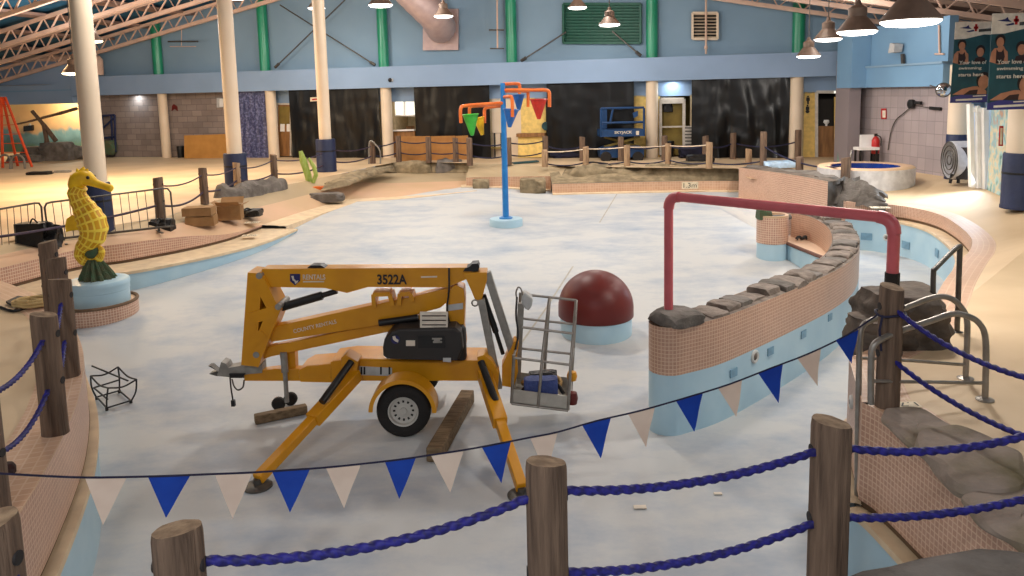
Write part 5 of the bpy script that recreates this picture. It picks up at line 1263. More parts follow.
# ---- openings: door with two notices, bright window, glazed door, rest room door
d1 = sroot('door_1', OW(284, 150, .05))
ft = .07
def frame(parent, x0, y0, x1, y1, off, m='doorframe', w_=.09, bottom=False):
    mb = MB(); 
    for a in (((x0, y1), (x0, y0)), ((x1, y1), (x1, y0)), ((x0, y0), (x1, y0))) + ((((x0, y1), (x1, y1)),) if bottom else ()): mb.bar(OW(*a[0], off), OW(*a[1], off), w_, w_, up=tuple(WN))
    return obj('frame', mb, m, parent)
frame(d1, 277, 104, 291, 156, .05)
obj('leaf', wslab([(278, 156), (291, 156), (291, 104.5), (278, 104.5)], -.02, .04), 'woodbrown', d1)
obj('glass', wslab([(279.5, 125), (290, 125), (290, 106.5), (279.5, 106.5)], .02, .02), 'olive', d1)
for x in (280.3, 286.8): obj('paper_notice', wslab([(x, 131.5), (x + 4.4, 131.5), (x + 4.4, 124), (x, 124)], .045, .01), 'white', d1)
wn = sroot('window_1', OW(406, 115, -.5))
obj('pane', wslab([(393.5, 115.5), (416.5, 114.5), (416.5, 100.5), (393.5, 101)], -.12, .02), 'window', wn, flat=True)
frame(wn, 394.5, 101, 416.5, 115.5, -.06, 'white', .06, True)
obj('mullion', wbar(MB(), 404.5, 101, 404.5, 115.5, .04, -.06), 'white', wn)
t = thing('counter', 'low counter with pale top inside the bright window opening', 'counter', G(405, 154, 0))
obj('top', wslab([(394, 131), (417, 130.4), (417, 129), (394, 129.6)], -.2, .4), 'white', t); obj('front', wslab([(394.5, 158), (416.5, 157.5), (416.5, 131), (394.5, 131.5)], -.15, .25), 'woodbrown', t)
for x, s_, lab in ((399, 1, 'brown chair behind the counter on the left'), (410, 2, 'brown chair behind the counter on the right')):
    p = OW(x, 129, -.9); p.z = 0; t = thing('chair', lab, 'chair', p, 'chairs behind the counter')
    obj('seat', MB().box(p + V((0, 0, .9)), (.42, .42, .06)), 'woodbrown', t); obj('backrest', MB().box(p + V((0, .18, 1.25)), (.42, .05, .5)), 'woodbrown', t)
    for sx in (-.17, .17):
        for sy in (-.17, .17): obj('leg', MB().box(p + V((sx, sy, .44)), (.04, .04, .88)), 'blackmetal', t)
dg = sroot('door_2', OW(675, 150, .05))
frame(dg, 660.5, 99, 684, 155, .05, 'doorframe', .13); 
obj('transom', wbar(MB(), 660.5, 127, 684, 126.5, .035, .05), 'doorframe', dg)
obj('leaf', wslab([(662, 155), (683, 155), (683, 104), (662, 104)], -.3, .03), 'olive', dg)
obj('head_rail', wbar(MB(), 660.5, 101.5, 684, 101, .1, .05), 'doorframe', dg)
o = obj('shutter', wslab([(684.5, 155), (692, 155), (692, 126), (684.5, 126)], .05, .05), 'doorframe', dg)
for k in range(8): obj('shutter_slat', wslab([(685, 128.5 + 3.3 * k), (692, 128.5 + 3.3 * k), (692, 127.2 + 3.3 * k), (685, 127.2 + 3.3 * k)], .1, .03), 'darksteel', dg)
p = OW(669, 152, -.15); p.z = 0
o = obj('bin', MB().lathe(p, [(.2, 0), (.24, .7), (.22, .72), (0, .72)], 18), 'blackmetal', None, loc=p); tag(o, 'small black bin standing inside the glass door', 'bin')
p = OW(668, 112, -.24); o = obj('wreath', MB().rock(p, (.22, .08, .4), 210, 3, .5), 'blackbag', None, loc=p); tag(o, 'dark round wreath hanging on the glass door', 'decoration')
dr4 = sroot('door_3', OW(828, 150, .05))
frame(dr4, 816.5, 92, 840.5, 158, .05, 'doorframe', .12)
obj('leaf', wslab([(817, 158), (834, 158), (834, 126), (817, 126)], -.1, .04), 'woodbrown', dr4)
obj('glass', wslab([(817, 126), (833, 126), (833, 99), (817, 99)], -.12, .03), 'darkroom', dr4)
obj('side_light', wslab([(834, 158), (838.5, 158), (838.5, 97), (834, 97)], -.1, .05), 'yellowwall', dr4)
obj('lit_sign', wslab([(834, 93.4), (840, 93), (840, 90.6), (834, 91)], .12, .08), 'exitglow', dr4)
p = OW(826, 124, -.2); o = obj('hat', MB().lathe(p, [(.12, -.18), (.12, 0), (.17, .08), (.15, .18), (0, .2)], 16), 'white', None, loc=p); tag(o, 'white hat-like shape in the dark window of the rest room door', 'hat')
# rest room symbols on the yellow strip
def figure(cx, cy, h, off, skirt):
    s = h / 10; P_ = lambda pts: [(cx + x * s, cy + y * s) for x, y in pts]
    mb = MB().prism(wpoly(P_([(-1, -5), (1, -5), (1.2, -3.6), (0, -3), (-1.2, -3.6)]), off), WN * .01)
    mb.prism(wpoly(P_([(-2, -3), (2, -3), (2.2, 1), (1.4, 1), (2.6, 3) if skirt else (1.2, 1.5), (1, 5), (-1, 5), (-2.6, 3) if skirt else (-1.2, 1.5), (-1.4, 1), (-2.2, 1)]), off), WN * .01); return mb
sg_ = thing('restroom_sign', 'pair of black man and woman symbols on the yellow strip beside the right column', 'sign', OW(808, 104, .02))
obj('man_symbol', figure(808, 100, 8.5, .02, False), 'ink', sg_); obj('woman_symbol', figure(807.5, 109, 8.5, .02, True), 'ink', sg_)
# gap left of the black sheet: stacked chairs, counter, round teal thing
for k_, (x, lab) in enumerate(((492, 'leftmost dark metal chair in the gap behind the buckets'), (498, 'right dark metal chair in the gap behind the buckets'))):
    p = OW(x, 155, .2); p.z = 0; t = thing('chair', lab, 'chair', p, 'metal chairs in the gap')
    obj('backrest', MB().tube([p + V((-.16, .1, .45)), p + V((-.16, .15, 1.15)), p + V((.16, .15, 1.15)), p + V((.16, .1, .45))], .025, 8), 'blackmetal', t)
    obj('seat', MB().box(p + V((0, 0, .46)), (.36, .36, .05)), 'olive', t)
    for sx in (-.15, .15):
        for sy in (-.15, .15): obj('leg', MB().tube([p + V((sx, sy, .46)), p + V((sx * 1.15, sy * 1.15, 0))], .018, 6), 'blackmetal', t)
t = thing('counter', 'brown counter in front of the yellow wall behind the red bucket', 'counter', OW(533, 156, .1))
obj('top', wslab([(519, 136.5), (547, 136), (547, 132.5), (519, 133)], .15, .5), 'woodbrown', t); obj('front', wslab([(520, 157), (546, 156.5), (546, 136), (520, 136.5)], .15, .35), 'yellowwall', t)
o = obj('wall_disc', MB().lathe(OW(546, 126, .1), [(.2, 0), (.2, .05), (0, .05)], 20, WN.to_track_quat('Z', 'Y').to_matrix()), 'teal', None, loc=OW(546, 126, .1)); tag(o, 'teal round disc at the left edge of the black sheet', 'disc')
# yellow board, bin, cardboard screen
def board(pts, Y, th, m, name, label, cat, group=None):
    P_ = [DY(x, y, Y) for x, y in pts]; o = obj(name, MB().prism(P_, (0, th, 0)), m, None, loc=P_[0], flat=True); tag(o, label, cat, group); return o
yb_ = G(206, 158.3, 0).y
board([(184.5, 158.5), (184, 135.5), (226.5, 134), (228, 158)], yb_, .08, 'board', 'plywood_board', 'big yellow-brown board standing against the block wall', 'board')
p = G(181, 157.5, 0); o = obj('bin', MB().lathe(p, [(.16, 0), (.2, .6), (.19, .62), (0, .62)], 16), 'blackmetal', None, loc=p); tag(o, 'small dark bin left of the yellow-brown board', 'bin')
yc_ = G(430, 161, 0).y
for k_, (x0, x1, lab) in enumerate(((400, 430, 'left brown cardboard panel of the screen behind the rope posts'), (430.5, 455, 'middle brown cardboard panel of the screen behind the rope posts'), (455.5, 468, 'right narrow brown cardboard panel of the screen behind the rope posts'))):
    board([(x0, 161.5), (x0, 136.5 - .3 * k_), (x1, 136 - .3 * k_), (x1, 161.5)], yc_ + .25 + .05 * k_, .04, 'cardboard', 'cardboard_sheet', lab, 'cardboard', 'cardboard screen panels')
# blue scissor lift
b = G(626, 160.5, 0); Yb = b.y; t = thing('scissor_lift', 'blue scissor lift parked in front of the black sheet', 'lift', b)
def DP(pts, Y, th, m, nm, par=None, label=None):
    o = obj(nm, MB().prism([DY(x, y, Y) for x, y in pts], (0, th, 0)), m, par or t)
    if label: o['label'] = label
    return o
DP([(601, 158), (600, 150), (606, 147), (640, 146), (644, 149), (644, 157)], Yb, 1.1, 'liftblue', 'base')
for x in (606, 638):
    for dy in (-.05, 1.05): obj('wheel', MB().lathe(DY(x, 157, Yb + dy), [(.0, -.08), (.2, -.09), (.24, -.05), (.24, .05), (.2, .09), (0, .09)], 20, RY), 'rubber', t)
mb = MB(); obj('scissor_arms', mb.bar(DY(604, 147, Yb + .3), DY(640, 137, Yb + .3), .08, .1).bar(DY(640, 147, Yb + .5), DY(604, 137, Yb + .5), .08, .1), 'olive', t)
DP([(600, 137), (644, 136), (644, 129), (600, 130)], Yb, 1.1, 'liftblue', 'platform')
for x0, y0, x1, y1 in ((601, 137, 601, 108.5), (644, 136, 644, 108), (601, 108.5, 644, 107.5), (602, 123, 644, 122), (610, 124, 613, 108)):
    for dy in ((0, 1.0) if x0 != 610 else (0,)): obj('guard_rail', MB().tube([DY(x0, y0, Yb + dy), DY(x1, y1, Yb + dy)], .05, 8), 'liftblue', t)
DP([(600, 130), (600, 109), (607, 109), (607, 130)], Yb + .5, .04, 'liftblue', 'side_mesh')
DP([(633, 113), (638, 111), (638, 116), (634, 118)], Yb - .1, .2, 'liftblue', 'control_box')
xd_ = DY(632, 131, Yb) - DY(614, 131.4, Yb)
textmesh('brand_lettering', 'SKYJACK', DY(614.5, 134.6, Yb - .015), xd_, (0, 0, 1), 3.4 * Yb / FOC, 'paper', t, width=17.5 * Yb / FOC, bold=.02, ext=.01)
DP([(636, 135), (639, 135), (639, 131), (636, 131)], Yb - .02, .01, 'paper', 'decal')
# black bundle, light mat, teal board, black bar on the far deck
p = G(700, 163.5, .0); o = obj('bundle', MB().rock(p, (.55, .3, .36), 221, 3, .45), 'blackbag', None, loc=p); tag(o, 'black bundle lying on the far rocks beside a pale post', 'bundle')
p = G(779, 167.5, .05); o = obj('mat', MB().rock(p, (.7, .35, .26), 222, 3, .25), 'lightblue', None, loc=p); tag(o, 'light blue folded mat on the spa deck', 'mat')
a_, b__ = G(513, 164.5, -.03), G(538, 162.8, 0); o = obj('teal_board', MB().bar(a_ + V((0, 0, .06)), b__ + V((0, 0, .08)), .45, .05), 'teal', None, loc=a_); tag(o, 'flat teal board on the deck right of the blue spray pole', 'board')
a_, b__ = G(591, 164.2, 0), G(606, 166.2, 0); o = obj('plank', MB().bar(a_ + V((0, 0, .08)), b__ + V((0, 0, .08)), .2, .08), 'blackmetal', None, loc=a_); tag(o, 'short black plank on the deck right of the second pale post', 'plank')
# dark things on the left deck
for x, y, d, seed, lab in ((40, 174.5, (.5, .3, .14), 231, 'dark crumpled cloth on the bright left deck'), (63, 172.5, (.35, .18, .1), 232, 'small grey cloth on the bright left deck')):
    p = G(x, y, 0); o = obj('cloth', MB().rock(p, d, seed, 3, .5), 'blackbag' if seed == 231 else 'greysteel', None, loc=p); tag(o, lab, 'cloth')
# ---- spa tub on the right deck
sp_ = DY(865, 172, 24.9); sc = V((sp_.x, 24.9, 0)); sr_ = 45 * dep(sp_) / FOC; zs = DY(866, 166.5, 24.9).z
t = thing('spa_tub', 'round white-walled spa with dark blue water behind the waterfall rocks', 'spa', sc)
obj('wall', MB().loft([ringp(sc, zs, sr_), ringp(sc, -.6, sr_)]), 'spawhite', t, angle=60)
obj('rim', MB().loft([ringp(sc, zs, sr_), ringp(sc, zs + .04, sr_ - .05), ringp(sc, zs + .04, sr_ - .42), ringp(sc, zs - .3, sr_ - .45)]), 'terrace', t, angle=40)
obj('inner_lining', MB().loft([ringp(sc, zs + .02, sr_ - .43), ringp(sc, zs - .4, sr_ - .46)]), 'spawater', t)
obj('water', MB().loft([ringp(sc, zs - .14, sr_ - .44), ringp(sc, zs - .14, .01)]), 'spawater', t)
hb_ = V((sc.x - .7, sc.y - .5, zs)); obj('grab_rail', MB().tube(smoothpath([hb_, hb_ + V((0, 0, .45)), hb_ + V((.1, .15, .55)), hb_ + V((.15, .35, .2))], 4), .025, 8), 'satin', t)
# ---- right wall fittings
def rpoly(pts, off): return [RW(x, y, off) for x, y in pts]
def rslab(pts, off, th): return MB().prism(rpoly(pts, off), RN * th)
t = thing('fire_alarm_sign', 'white fire point sign with red frame on the block wall', 'sign', RW(884, 113, .02))
obj('plate', rslab([(881.5, 119), (886.5, 119), (886.5, 108.5), (881.5, 108.5)], .02, .02), 'red', t); obj('face', rslab([(882.6, 117.5), (885.6, 117.5), (885.6, 110.5), (882.6, 110.5)], .045, .01), 'paper', t)
t = thing('fire_extinguisher', 'red fire extinguisher standing against the block wall behind the spa', 'fire extinguisher', RW(875, 160, .3))
c = RW(875, 160, .3); c.z = 0
obj('cylinder', MB().lathe(c, [(.12, .5), (.14, .54), (.14, 1.0), (.09, 1.1), (.04, 1.14), (0, 1.15)], 20), 'red', t); obj('valve', MB().box(c + V((0, 0, 1.2)), (.1, .06, .1)), 'blackmetal', t); obj('hose', MB().tube(smoothpath([c + V((0, -.05, 1.2)), c + V((.14, -.1, 1.1)), c + V((.15, -.1, .8))], 4), .018, 6), 'blackmetal', t); obj('bracket', MB().box(c + V((0, 0, .25)), (.2, .2, .5)), 'blackmetal', t)
c = RW(866, 152, .7); c.z = 0; t = thing('chair', 'white plastic chair against the block wall behind the spa', 'chair', c)
zc1, zc2 = DY(866, 147, c.y).z, DY(866, 135, c.y).z
obj('seat', MB().box(c + V((0, 0, zc1 - .05)), (.75, .5, .1)), 'white', t); obj('backrest', MB().box(c + V((.1, .2, (zc1 + zc2) / 2)), (.5, .08, zc2 - zc1)), 'white', t)
for sx in (-.3, .3):
    for sy in (-.2, .2): obj('leg', MB().box(c + V((sx, sy, (zc1 - .1) / 2)), (.06, .06, zc1 - .1)), 'blackmetal', t)
t = thing('hose_nozzle', 'black hose nozzle and loose cable mounted on the block wall', 'hose', RW(914, 104, .05))
obj('reel', MB().lathe(RW(913, 104, .05), [(.16, 0), (.16, .12), (.06, .14), (0, .14)], 20, RN.to_track_quat('Z', 'Y').to_matrix()), 'blackmetal', t)
obj('nozzle', MB().bar(RW(915, 102.5, .12), RW(921, 103, .12), .1, .08, up=tuple(RN)), 'blackmetal', t)
obj('bracket', MB().bar(RW(930, 108, .05), RW(941, 109, .05), .1, .07, up=tuple(RN)), 'blackmetal', t)
obj('cable', MB().tube(smoothpath([RW(912, 106, .06), RW(904, 113, .06), RW(896, 120, .06), RW(891, 132, .06), RW(888, 150, .06)], 5), .02, 6), 'darksteel', t)
obj('link_cable', MB().tube([RW(916, 105.5, .06), RW(931, 108.2, .06)], .012, 6), 'darksteel', t)
t = thing('convex_mirror', 'round convex mirror at the corner below the left poster', 'mirror', DY(943.5, 90, 24))
mc = DY(943.5, 90, 24); axm = (EYE - mc).normalized().to_track_quat('Z', 'Y').to_matrix()
obj('glass', MB().lathe(mc, [(.21, 0), (.18, .05), (.1, .08), (0, .09)], 24, axm), 'mirror', t); obj('rim', MB().lathe(mc, [(.2, -.02), (.23, -.01), (.23, .02), (.2, .02)], 24, axm), 'darksteel', t)
obj('bracket', MB().tube([mc, mc + V((-.1, .6, .15))], .02, 6), 'darksteel', t)
t = thing('loudspeaker', 'grey loudspeaker on a bracket on the upper right blue wall', 'speaker', RW(901, 47, .4))
obj('cabinet', rslab([(896, 53), (902, 52), (903, 44), (898, 43)], .3, .3), 'labelgrey', t); obj('bracket', MB().bar(RW(902.5, 54, .3), RW(903, 64, .3), .12, .08, up=tuple(RN)), 'darksteel', t)
t = thing('conduit', 'thin white conduit high on the right blue wall', 'pipe', RW(939, 40, .25)); obj('pipe', MB().tube([RW(939, 25, .25), RW(939.5, 53, .25)], .035, 6), 'joist', t); obj('crossbar', MB().tube([RW(935, 54, .25), RW(944, 54, .25)], .03, 6), 'joist', t)
# drum fan
fb_ = G(962, 184, 0); t = thing('drum_fan', 'big round drum fan on a stand in front of the cream column', 'fan', fb_)
fy = fb_.y; fc = DY(960, 160, fy); fr = 19 * dep(fc) / FOC; dirf = V((-.98, .12, 0)).normalized(); axf = dirf.to_track_quat('Z', 'Y').to_matrix()
obj('drum', MB().lathe(fc, [(fr, -.3), (fr, .28), (fr * .95, .3), (fr * .95, -.28)], 36, axf), 'fandrum', t)
obj('blades', MB().lathe(fc, [(fr * .9, .02), (fr * .55, .06), (.12, .1), (0, .14)], 24, axf), 'steel', t)
for rr in (.25, .5, .75, .97): obj('guard_ring', MB().tube([fc + axf @ V((rr * fr * math.cos(a), rr * fr * math.sin(a), .31)) for a in [2 * math.pi * k / 28 for k in range(28)]], .016, 6, closed=True), 'darksteel', t)
obj('motor_box', MB().box(DY(967, 163, fy - .3), (.5, .3, .95), Matrix.Rotation(.5, 3, 'Z')), 'fanblack', t)
for x, x2 in ((952, 950), (959, 958), (969, 970)): obj('leg', MB().tube([DY(x, 174, fy), V((DY(x2, 184, fy).x, fy, .03))], .045, 8), 'fanblack', t)
obj('axle_bar', MB().tube([DY(952, 176, fy), DY(970, 176, fy)], .04, 8), 'fanblack', t)
# lit entrance door
yd = G(980, 189, 0).y
dd = sroot('door_4', DY(980, 188, yd))
obj('frame', MB().bar(DY(972, 187, yd + .2), DY(970, 104, yd + .2), .12, .16).bar(DY(985.5, 189, yd), DY(984.5, 108, yd), .14, .16).bar(DY(978.5, 188, yd + .1), DY(977.5, 106, yd + .1), .1, .12).bar(DY(970, 110, yd + .2), DY(985, 110, yd), .1, .12), 'white', dd)
obj('pane', MB().prism([DY(x, y, yd + .25) for x, y in ((972, 187), (985, 188.5), (984.5, 108), (970.5, 106))], (0, .03, 0)), 'daylight', dd, flat=True)
# banners
def banner(x0, x1, xb0, y0, y1, Y, label, slope):
    w_ = x1 - x0; h_ = y1 - y0
    def B(u, v, d=0.0): return DY(x0 + (xb0 - x0) * v + w_ * u, y0 + h_ * v + slope * u * w_, Y - d)
    t = thing('banner', label, 'poster', B(.5, 1), 'hanging swim posters')
    def pz(nm, pts, m, d, th=.006, lab=None):
        o = obj(nm, MB().prism([B(u, v, d) for u, v in pts], (0, th, 0)), m, t, flat=True)
        if lab: o['label'] = lab
        return o
    pz('cloth', [(0, 0), (1, 0), (1, 1), (0, 1)], 'teal', 0, .012)
    pz('header', [(0, 0), (1, 0), (1, .165), (.8, .16), (.55, .185), (.3, .21), (0, .215)], 'paper', .008)
    pz('footer', [(0, .93), (.3, .9), (.6, .91), (1, .9), (1, 1), (0, 1)], 'purple', .008, lab='purple footer strip')
    mb = MB(); 
    for pts in ([(.53, .03), (.59, .03), (.59, .12), (.53, .12)], [(.5, .06), (.62, .06), (.62, .09), (.5, .09)]): mb.prism([B(u, v, .014) for u, v in pts], (0, .005, 0))
    obj('cross_emblem', mb, 'red', t, flat=True)
    pz('swimmer_mark', [(.12, .075), (.3, .06), (.36, .04), (.38, .065), (.45, .09), (.28, .085)], 'logoblue', .014); pz('swimmer_mark', [(.3, .12), (.5, .1), (.52, .12), (.36, .13)], 'logoblue', .014)
    pz('header_line', [(.64, .095), (.98, .085), (.98, .12), (.64, .13)], 'darksteel', .014)
    def face(u, v, s, m='skin', hairdir=0):
        ell_ = lambda cu, cv, a, b: [(cu + a * math.cos(k * math.pi / 8), cv + b * math.sin(k * math.pi / 8)) for k in range(16)]
        pz('hair', ell_(u, v - .012, s * 1.15, s * .62), 'hair', .010); pz('face', ell_(u, v + .01, s * .85, s * .52), m, .016, .004)
    pz('figure', [(.0, .5), (.03, .4), (.1, .36), (.16, .36), (.2, .34), (.3, .34), (.35, .38), (.4, .4), (.42, .52), (.2, .53)], 'skin', .009); pz('swimsuit', [(.14, .37), (.19, .4), (.26, .4), (.3, .37), (.34, .45), (.3, .52), (.14, .52)], 'swim', .013)
    face(.22, .29, .1); face(.72, .37, .11)
    pz('figure', [(.55, .52), (.6, .45), (.72, .43), (.84, .45), (.9, .52)], 'swim', .009)
    face(.86, .74, .17); pz('arm', [(.05, .9), (.3, .83), (.6, .8), (.8, .8), (.95, .86), (.95, .9), (.5, .9)], 'skin', .009); pz('suit_strap', [(.35, .9), (.5, .85), (.72, .84), (.7, .9)], 'swim', .014)
    for k, s in enumerate(('Your love of', 'swimming', 'starts here')):
        wid = (.72, .6, .66)[k] * w_ * Y / FOC
        textmesh('poster_text', s, B(.17, .525 + .075 * k, .018), B(1, .5) - B(0, .5), (0, 0, 1), .042 * h_ * Y / FOC, 'paper', t, width=wid, bold=.02)
    pz('footer_line', [(.15, .955), (.85, .945), (.85, .968), (.15, .978)], 'paper', .014); pz('footer_line', [(.6, .915), (.95, .91), (.95, .922), (.6, .927)], 'paper', .014)
banner(955.5, 993, 950, 22, 103, 21.5, 'left teal swim poster hanging beside the convex mirror', -.02)
banner(992.5, 1036, 987, 13.5, 110, 16.5, 'right teal swim poster cut off by the right edge', -.02)
# red framed sign on the mural wall
p0 = DY(1001, 131, qa.y * .93); t = thing('red_sign', 'narrow red-framed sign on the painted wall below the right poster', 'sign', p0)
obj('frame', MB().prism([DY(x, y, qa.y * .93) for x, y in ((999, 146), (1003, 146), (1003.5, 126), (1000, 126))], (0, .03, 0)), 'red', t); obj('face', MB().prism([DY(x, y, qa.y * .93 - .02) for x, y in ((1000, 144.5), (1002.2, 144.5), (1002.6, 128), (1000.8, 128))], (0, .01, 0)), 'cream', t)
# green step ladder and lime plant by the corner
c = G(844, 163, 0); t = thing('step_ladder', 'green step ladder standing in front of the corner pier', 'ladder', c); Yl2 = c.y
for x0, x1, dy in ((838, 842, -.2), (851, 848, -.2), (840, 843, .5), (853, 848.5, .5)): obj('leg', MB().bar(V((DY(x0, 163, Yl2 + dy).x, Yl2 + dy, .0)), DY(x1, 115, Yl2 + .15), .07, .05), 'greenladder', t)
for k in range(6):
    u = (k + .7) / 6.6; a_ = V((DY(838, 163, Yl2 - .2).x, Yl2 - .2, 0)).lerp(DY(842, 115, Yl2 + .15), u); b__ = V((DY(851, 163, Yl2 - .2).x, Yl2 - .2, 0)).lerp(DY(848, 115, Yl2 + .15), u); obj('step', MB().bar(a_, b__, .12, .03), 'greenladder', t)
obj('top_cap', MB().box(DY(845, 114.5, Yl2 + .15), (.36, .3, .06)), 'greenladder', t)
c = G(850, 161.5, .0); o = obj('plant', MB().rock(c, (.28, .2, 1.0), 241, 3, .45), 'limegreen', None, loc=c); tag(o, 'lime green upright bundle next to the step ladder', 'plant')
# ---- left alcove: orange ladder, driftwood, rocks, carts
c = G(16, 167, 0); t = thing('step_ladder', 'tall orange A-frame ladder at the left edge', 'ladder', c); Yo = c.y
for x0, y0, x1, dy in ((3, 170, 1, -.3), (32, 166.5, 5, -.2), (18, 168, 2.5, .5), (-12, 170, -1, .3)): obj('leg', MB().bar(V((DY(x0, y0, Yo + dy).x, Yo + dy, 0)), DY(x1, 97, Yo), .1, .07), 'orangeladder', t)
for k in range(7):
    u = (k + .6) / 7.6; a_ = V((DY(3, 170, Yo - .3).x, Yo - .3, 0)).lerp(DY(1, 97, Yo), u); b__ = V((DY(32, 166.5, Yo - .2).x, Yo - .2, 0)).lerp(DY(5, 97, Yo), u); obj('step', MB().bar(a_, b__, .07, .03), 'orangeladder', t)
c = G(14, 169, 0); 
for x, lab in ((4, 'white hoop rail at the very left edge below the orange ladder'), (17, 'white hoop rail right of the one at the left edge')):
    b = G(x, 169, 0); o = obj('hoop_rail', MB().tube(smoothpath([DY(x - 7, 169, b.y), DY(x - 6, 160, b.y), DY(x - 2, 155.5, b.y), DY(x + 3, 155.5, b.y), DY(x + 7, 160, b.y), DY(x + 8, 169, b.y)], 5), .05, 8), 'satin', None, loc=b); tag(o, lab, 'rail', 'white hoop rails')
Yd = G(48, 160, 0).y; t = thing('driftwood', 'weathered driftwood trunk with crossing beams standing in the left alcove', 'driftwood', V((DY(48, 160, Yd).x, Yd, 0)))
for nm, x0, y0, x1, y1, r_ in (('slanting_beam', 32, 111, 56, 141, .12), ('trunk', 44, 126, 49, 161, .14), ('low_bar', 16, 124.5, 46, 117, .06), ('high_bar', 42, 118, 77, 108.5, .09)):
    obj(nm, MB().tube(smoothpath([DY(x0, y0, Yd), DY((x0 + x1) / 2 + .6, (y0 + y1) / 2, Yd), DY(x1, y1, Yd)], 4), [r_ * .8] * 4 + [r_] * 5, 10), 'wood', t)
for k_, (x, y, d, lab) in enumerate(((42, 160, (.9, .6, .75), 'grey boulder under the driftwood in the left alcove'), (60, 160, (.85, .6, .95), 'tall grey boulder right of the driftwood trunk'), (73, 159, (.8, .6, .7), 'grey boulder beside the front cream column in the alcove'), (26, 162, (.8, .5, .4), 'low grey boulder next to the orange ladder'))):
    p = G(x, y, 0); boulder('boulder', p, d, 250 + k_, lab, 'rockgrey', .35, group='alcove boulders')
Ym = G(30, 157, 0).y; t = thing('monitor', 'small black screen on the painted alcove wall', 'screen', OW(29.5, 128, -3.9)); obj('screen', wslab([(25, 131.5), (34, 130.5), (34, 125), (25, 126)], -3.95, .12), 'blackmetal', t); obj('bracket', MB().bar(OW(30, 127, -3.95), OW(30, 123.5, -3.95), .1, .1), 'labelgrey', t)
c = G(109, 157.5, 0); t = thing('hand_truck', 'tall dark blue wire cart with plants behind the front cream column', 'cart', c); Yk = c.y
for x0, y0, x1, y1 in ((104, 155, 102, 116), (113, 154, 111, 115), (115.5, 152, 114.5, 115), (102, 116, 114.5, 115), (103, 138, 115, 137), (103, 128, 114, 118)): obj('rail', MB().tube([DY(x0, y0, Yk), DY(x1, y1, Yk)], .06, 6), 'pad', t)
for x in (104, 112): obj('wheel', MB().lathe(DY(x, 154, Yk - .1), [(0, -.05), (.16, -.06), (.19, 0), (.16, .06), (0, .06)], 18, RY), 'rubber', t)
obj('load', MB().rock(DY(109, 154.5, Yk), (.4, .25, .75), 261, 3, .5), 'kelp', t)
# wall details
t = thing('security_camera', 'small dark camera on the bulkhead above the cream column', 'camera', OW(390, 80, .8)); obj('dome', MB().ell(OW(390, 80, .85), (.1, .1, .1)), 'blackmetal', t); obj('mount', MB().box(OW(391, 80, .82), (.22, .08, .14)), 'labelgrey', t)
p = OW(222, 104, .2); t = thing('wall_box', 'pale wall box high on the block wall beside the cream column', 'box', p); obj('case', wslab([(219, 107.5), (224, 107.5), (224, 98), (219, 98)], 0, .2), 'labelgrey', t); obj('cover', wslab([(219.6, 106.8), (223.4, 106.8), (223.4, 98.8), (219.6, 98.8)], .2, .02), 'white', t)
p = OW(175, 107, .02); o = obj('wall_mark', wslab([(172, 111), (175, 109), (178, 111), (177.5, 106.5), (174, 104), (172.5, 106)], .0, .04), 'dome', None, loc=p, flat=True); tag(o, 'small dull red sign on the block wall beside the slim column', 'sign')
t = thing('exit_sign', 'small pale exit sign partly hidden by the column in front of the black sheet', 'sign', OW(314, 99, .75)); obj('case', wslab([(311, 101.5), (318, 101), (318, 97), (311, 97.5)], .7, .08), 'cream', t); obj('lettering', wslab([(312, 100.3), (317, 99.9), (317, 98.4), (312, 98.8)], .785, .005), 'red', t)
# ================================================================== ROOF, LAMPS AND THINGS HIGH UP
def chord_y(o, px):
    lo_, hi_ = -30, 60
    for _ in range(50):
        m_ = (lo_ + hi_) / 2; p = WP(m_, zchord(m_), o)
        if dep(p) <= .5: hi_ = m_; continue
        if proj(p)[0] < px: lo_ = m_
        else: hi_ = m_
    return proj(WP(lo_, zchord(lo_), o))[1]
def offset_for(px, y):
    lo_, hi_ = 0, 30
    for _ in range(40):
        m_ = (lo_ + hi_) / 2
        if chord_y(m_, px) > y: lo_ = m_
        else: hi_ = m_
    return lo_
joffs = [1.2] + [offset_for(100, y) for y in (32, 15)] + [offset_for(27, 8)]
print('JOISTS', joffs, 'chord@100', [round(chord_y(o, 100), 1) for o in joffs], 'roof', zR, tR, tA, tB)
stp = 3.2
offs_j = [1.0, joffs[1], joffs[2], joffs[3]]
nm_ = ['roof joist nearest the back wall', 'second roof joist from the back wall', 'third roof joist from the back wall', 'fourth roof joist from the back wall, at the top corners of the photo']
for o_, lab in zip(offs_j, nm_):
    t = thing('roof_joist', 'pinkish steel ' + lab, 'roof joist', WP(tR, zR, o_), 'open-web roof joists')
    ta, tb = -17, 46
    for nm, dz, s_ in (('bottom_chord', 0, .17), ('top_chord', TD - .1, .15)):
        obj(nm, MB().bar(WP(ta, zchord(ta) + dz, o_), WP(tR, zchord(tR) + dz, o_), s_, s_).bar(WP(tR, zchord(tR) + dz, o_), WP(tb, zchord(tb) + dz, o_), s_, s_), 'joist', t)
    for a0, a1 in ((ta, tR - 2), (tR + 2, tb)):
        z_ = []; k = 0; x = a0
        while x < a1:
            z_.append(WP(x, zchord(x) + (.0 if k % 2 else TD - .1), o_)); x += .62 if k % 2 else .34; k += 1
        obj('web', MB().tube(z_, .05, 5), 'joist', t)
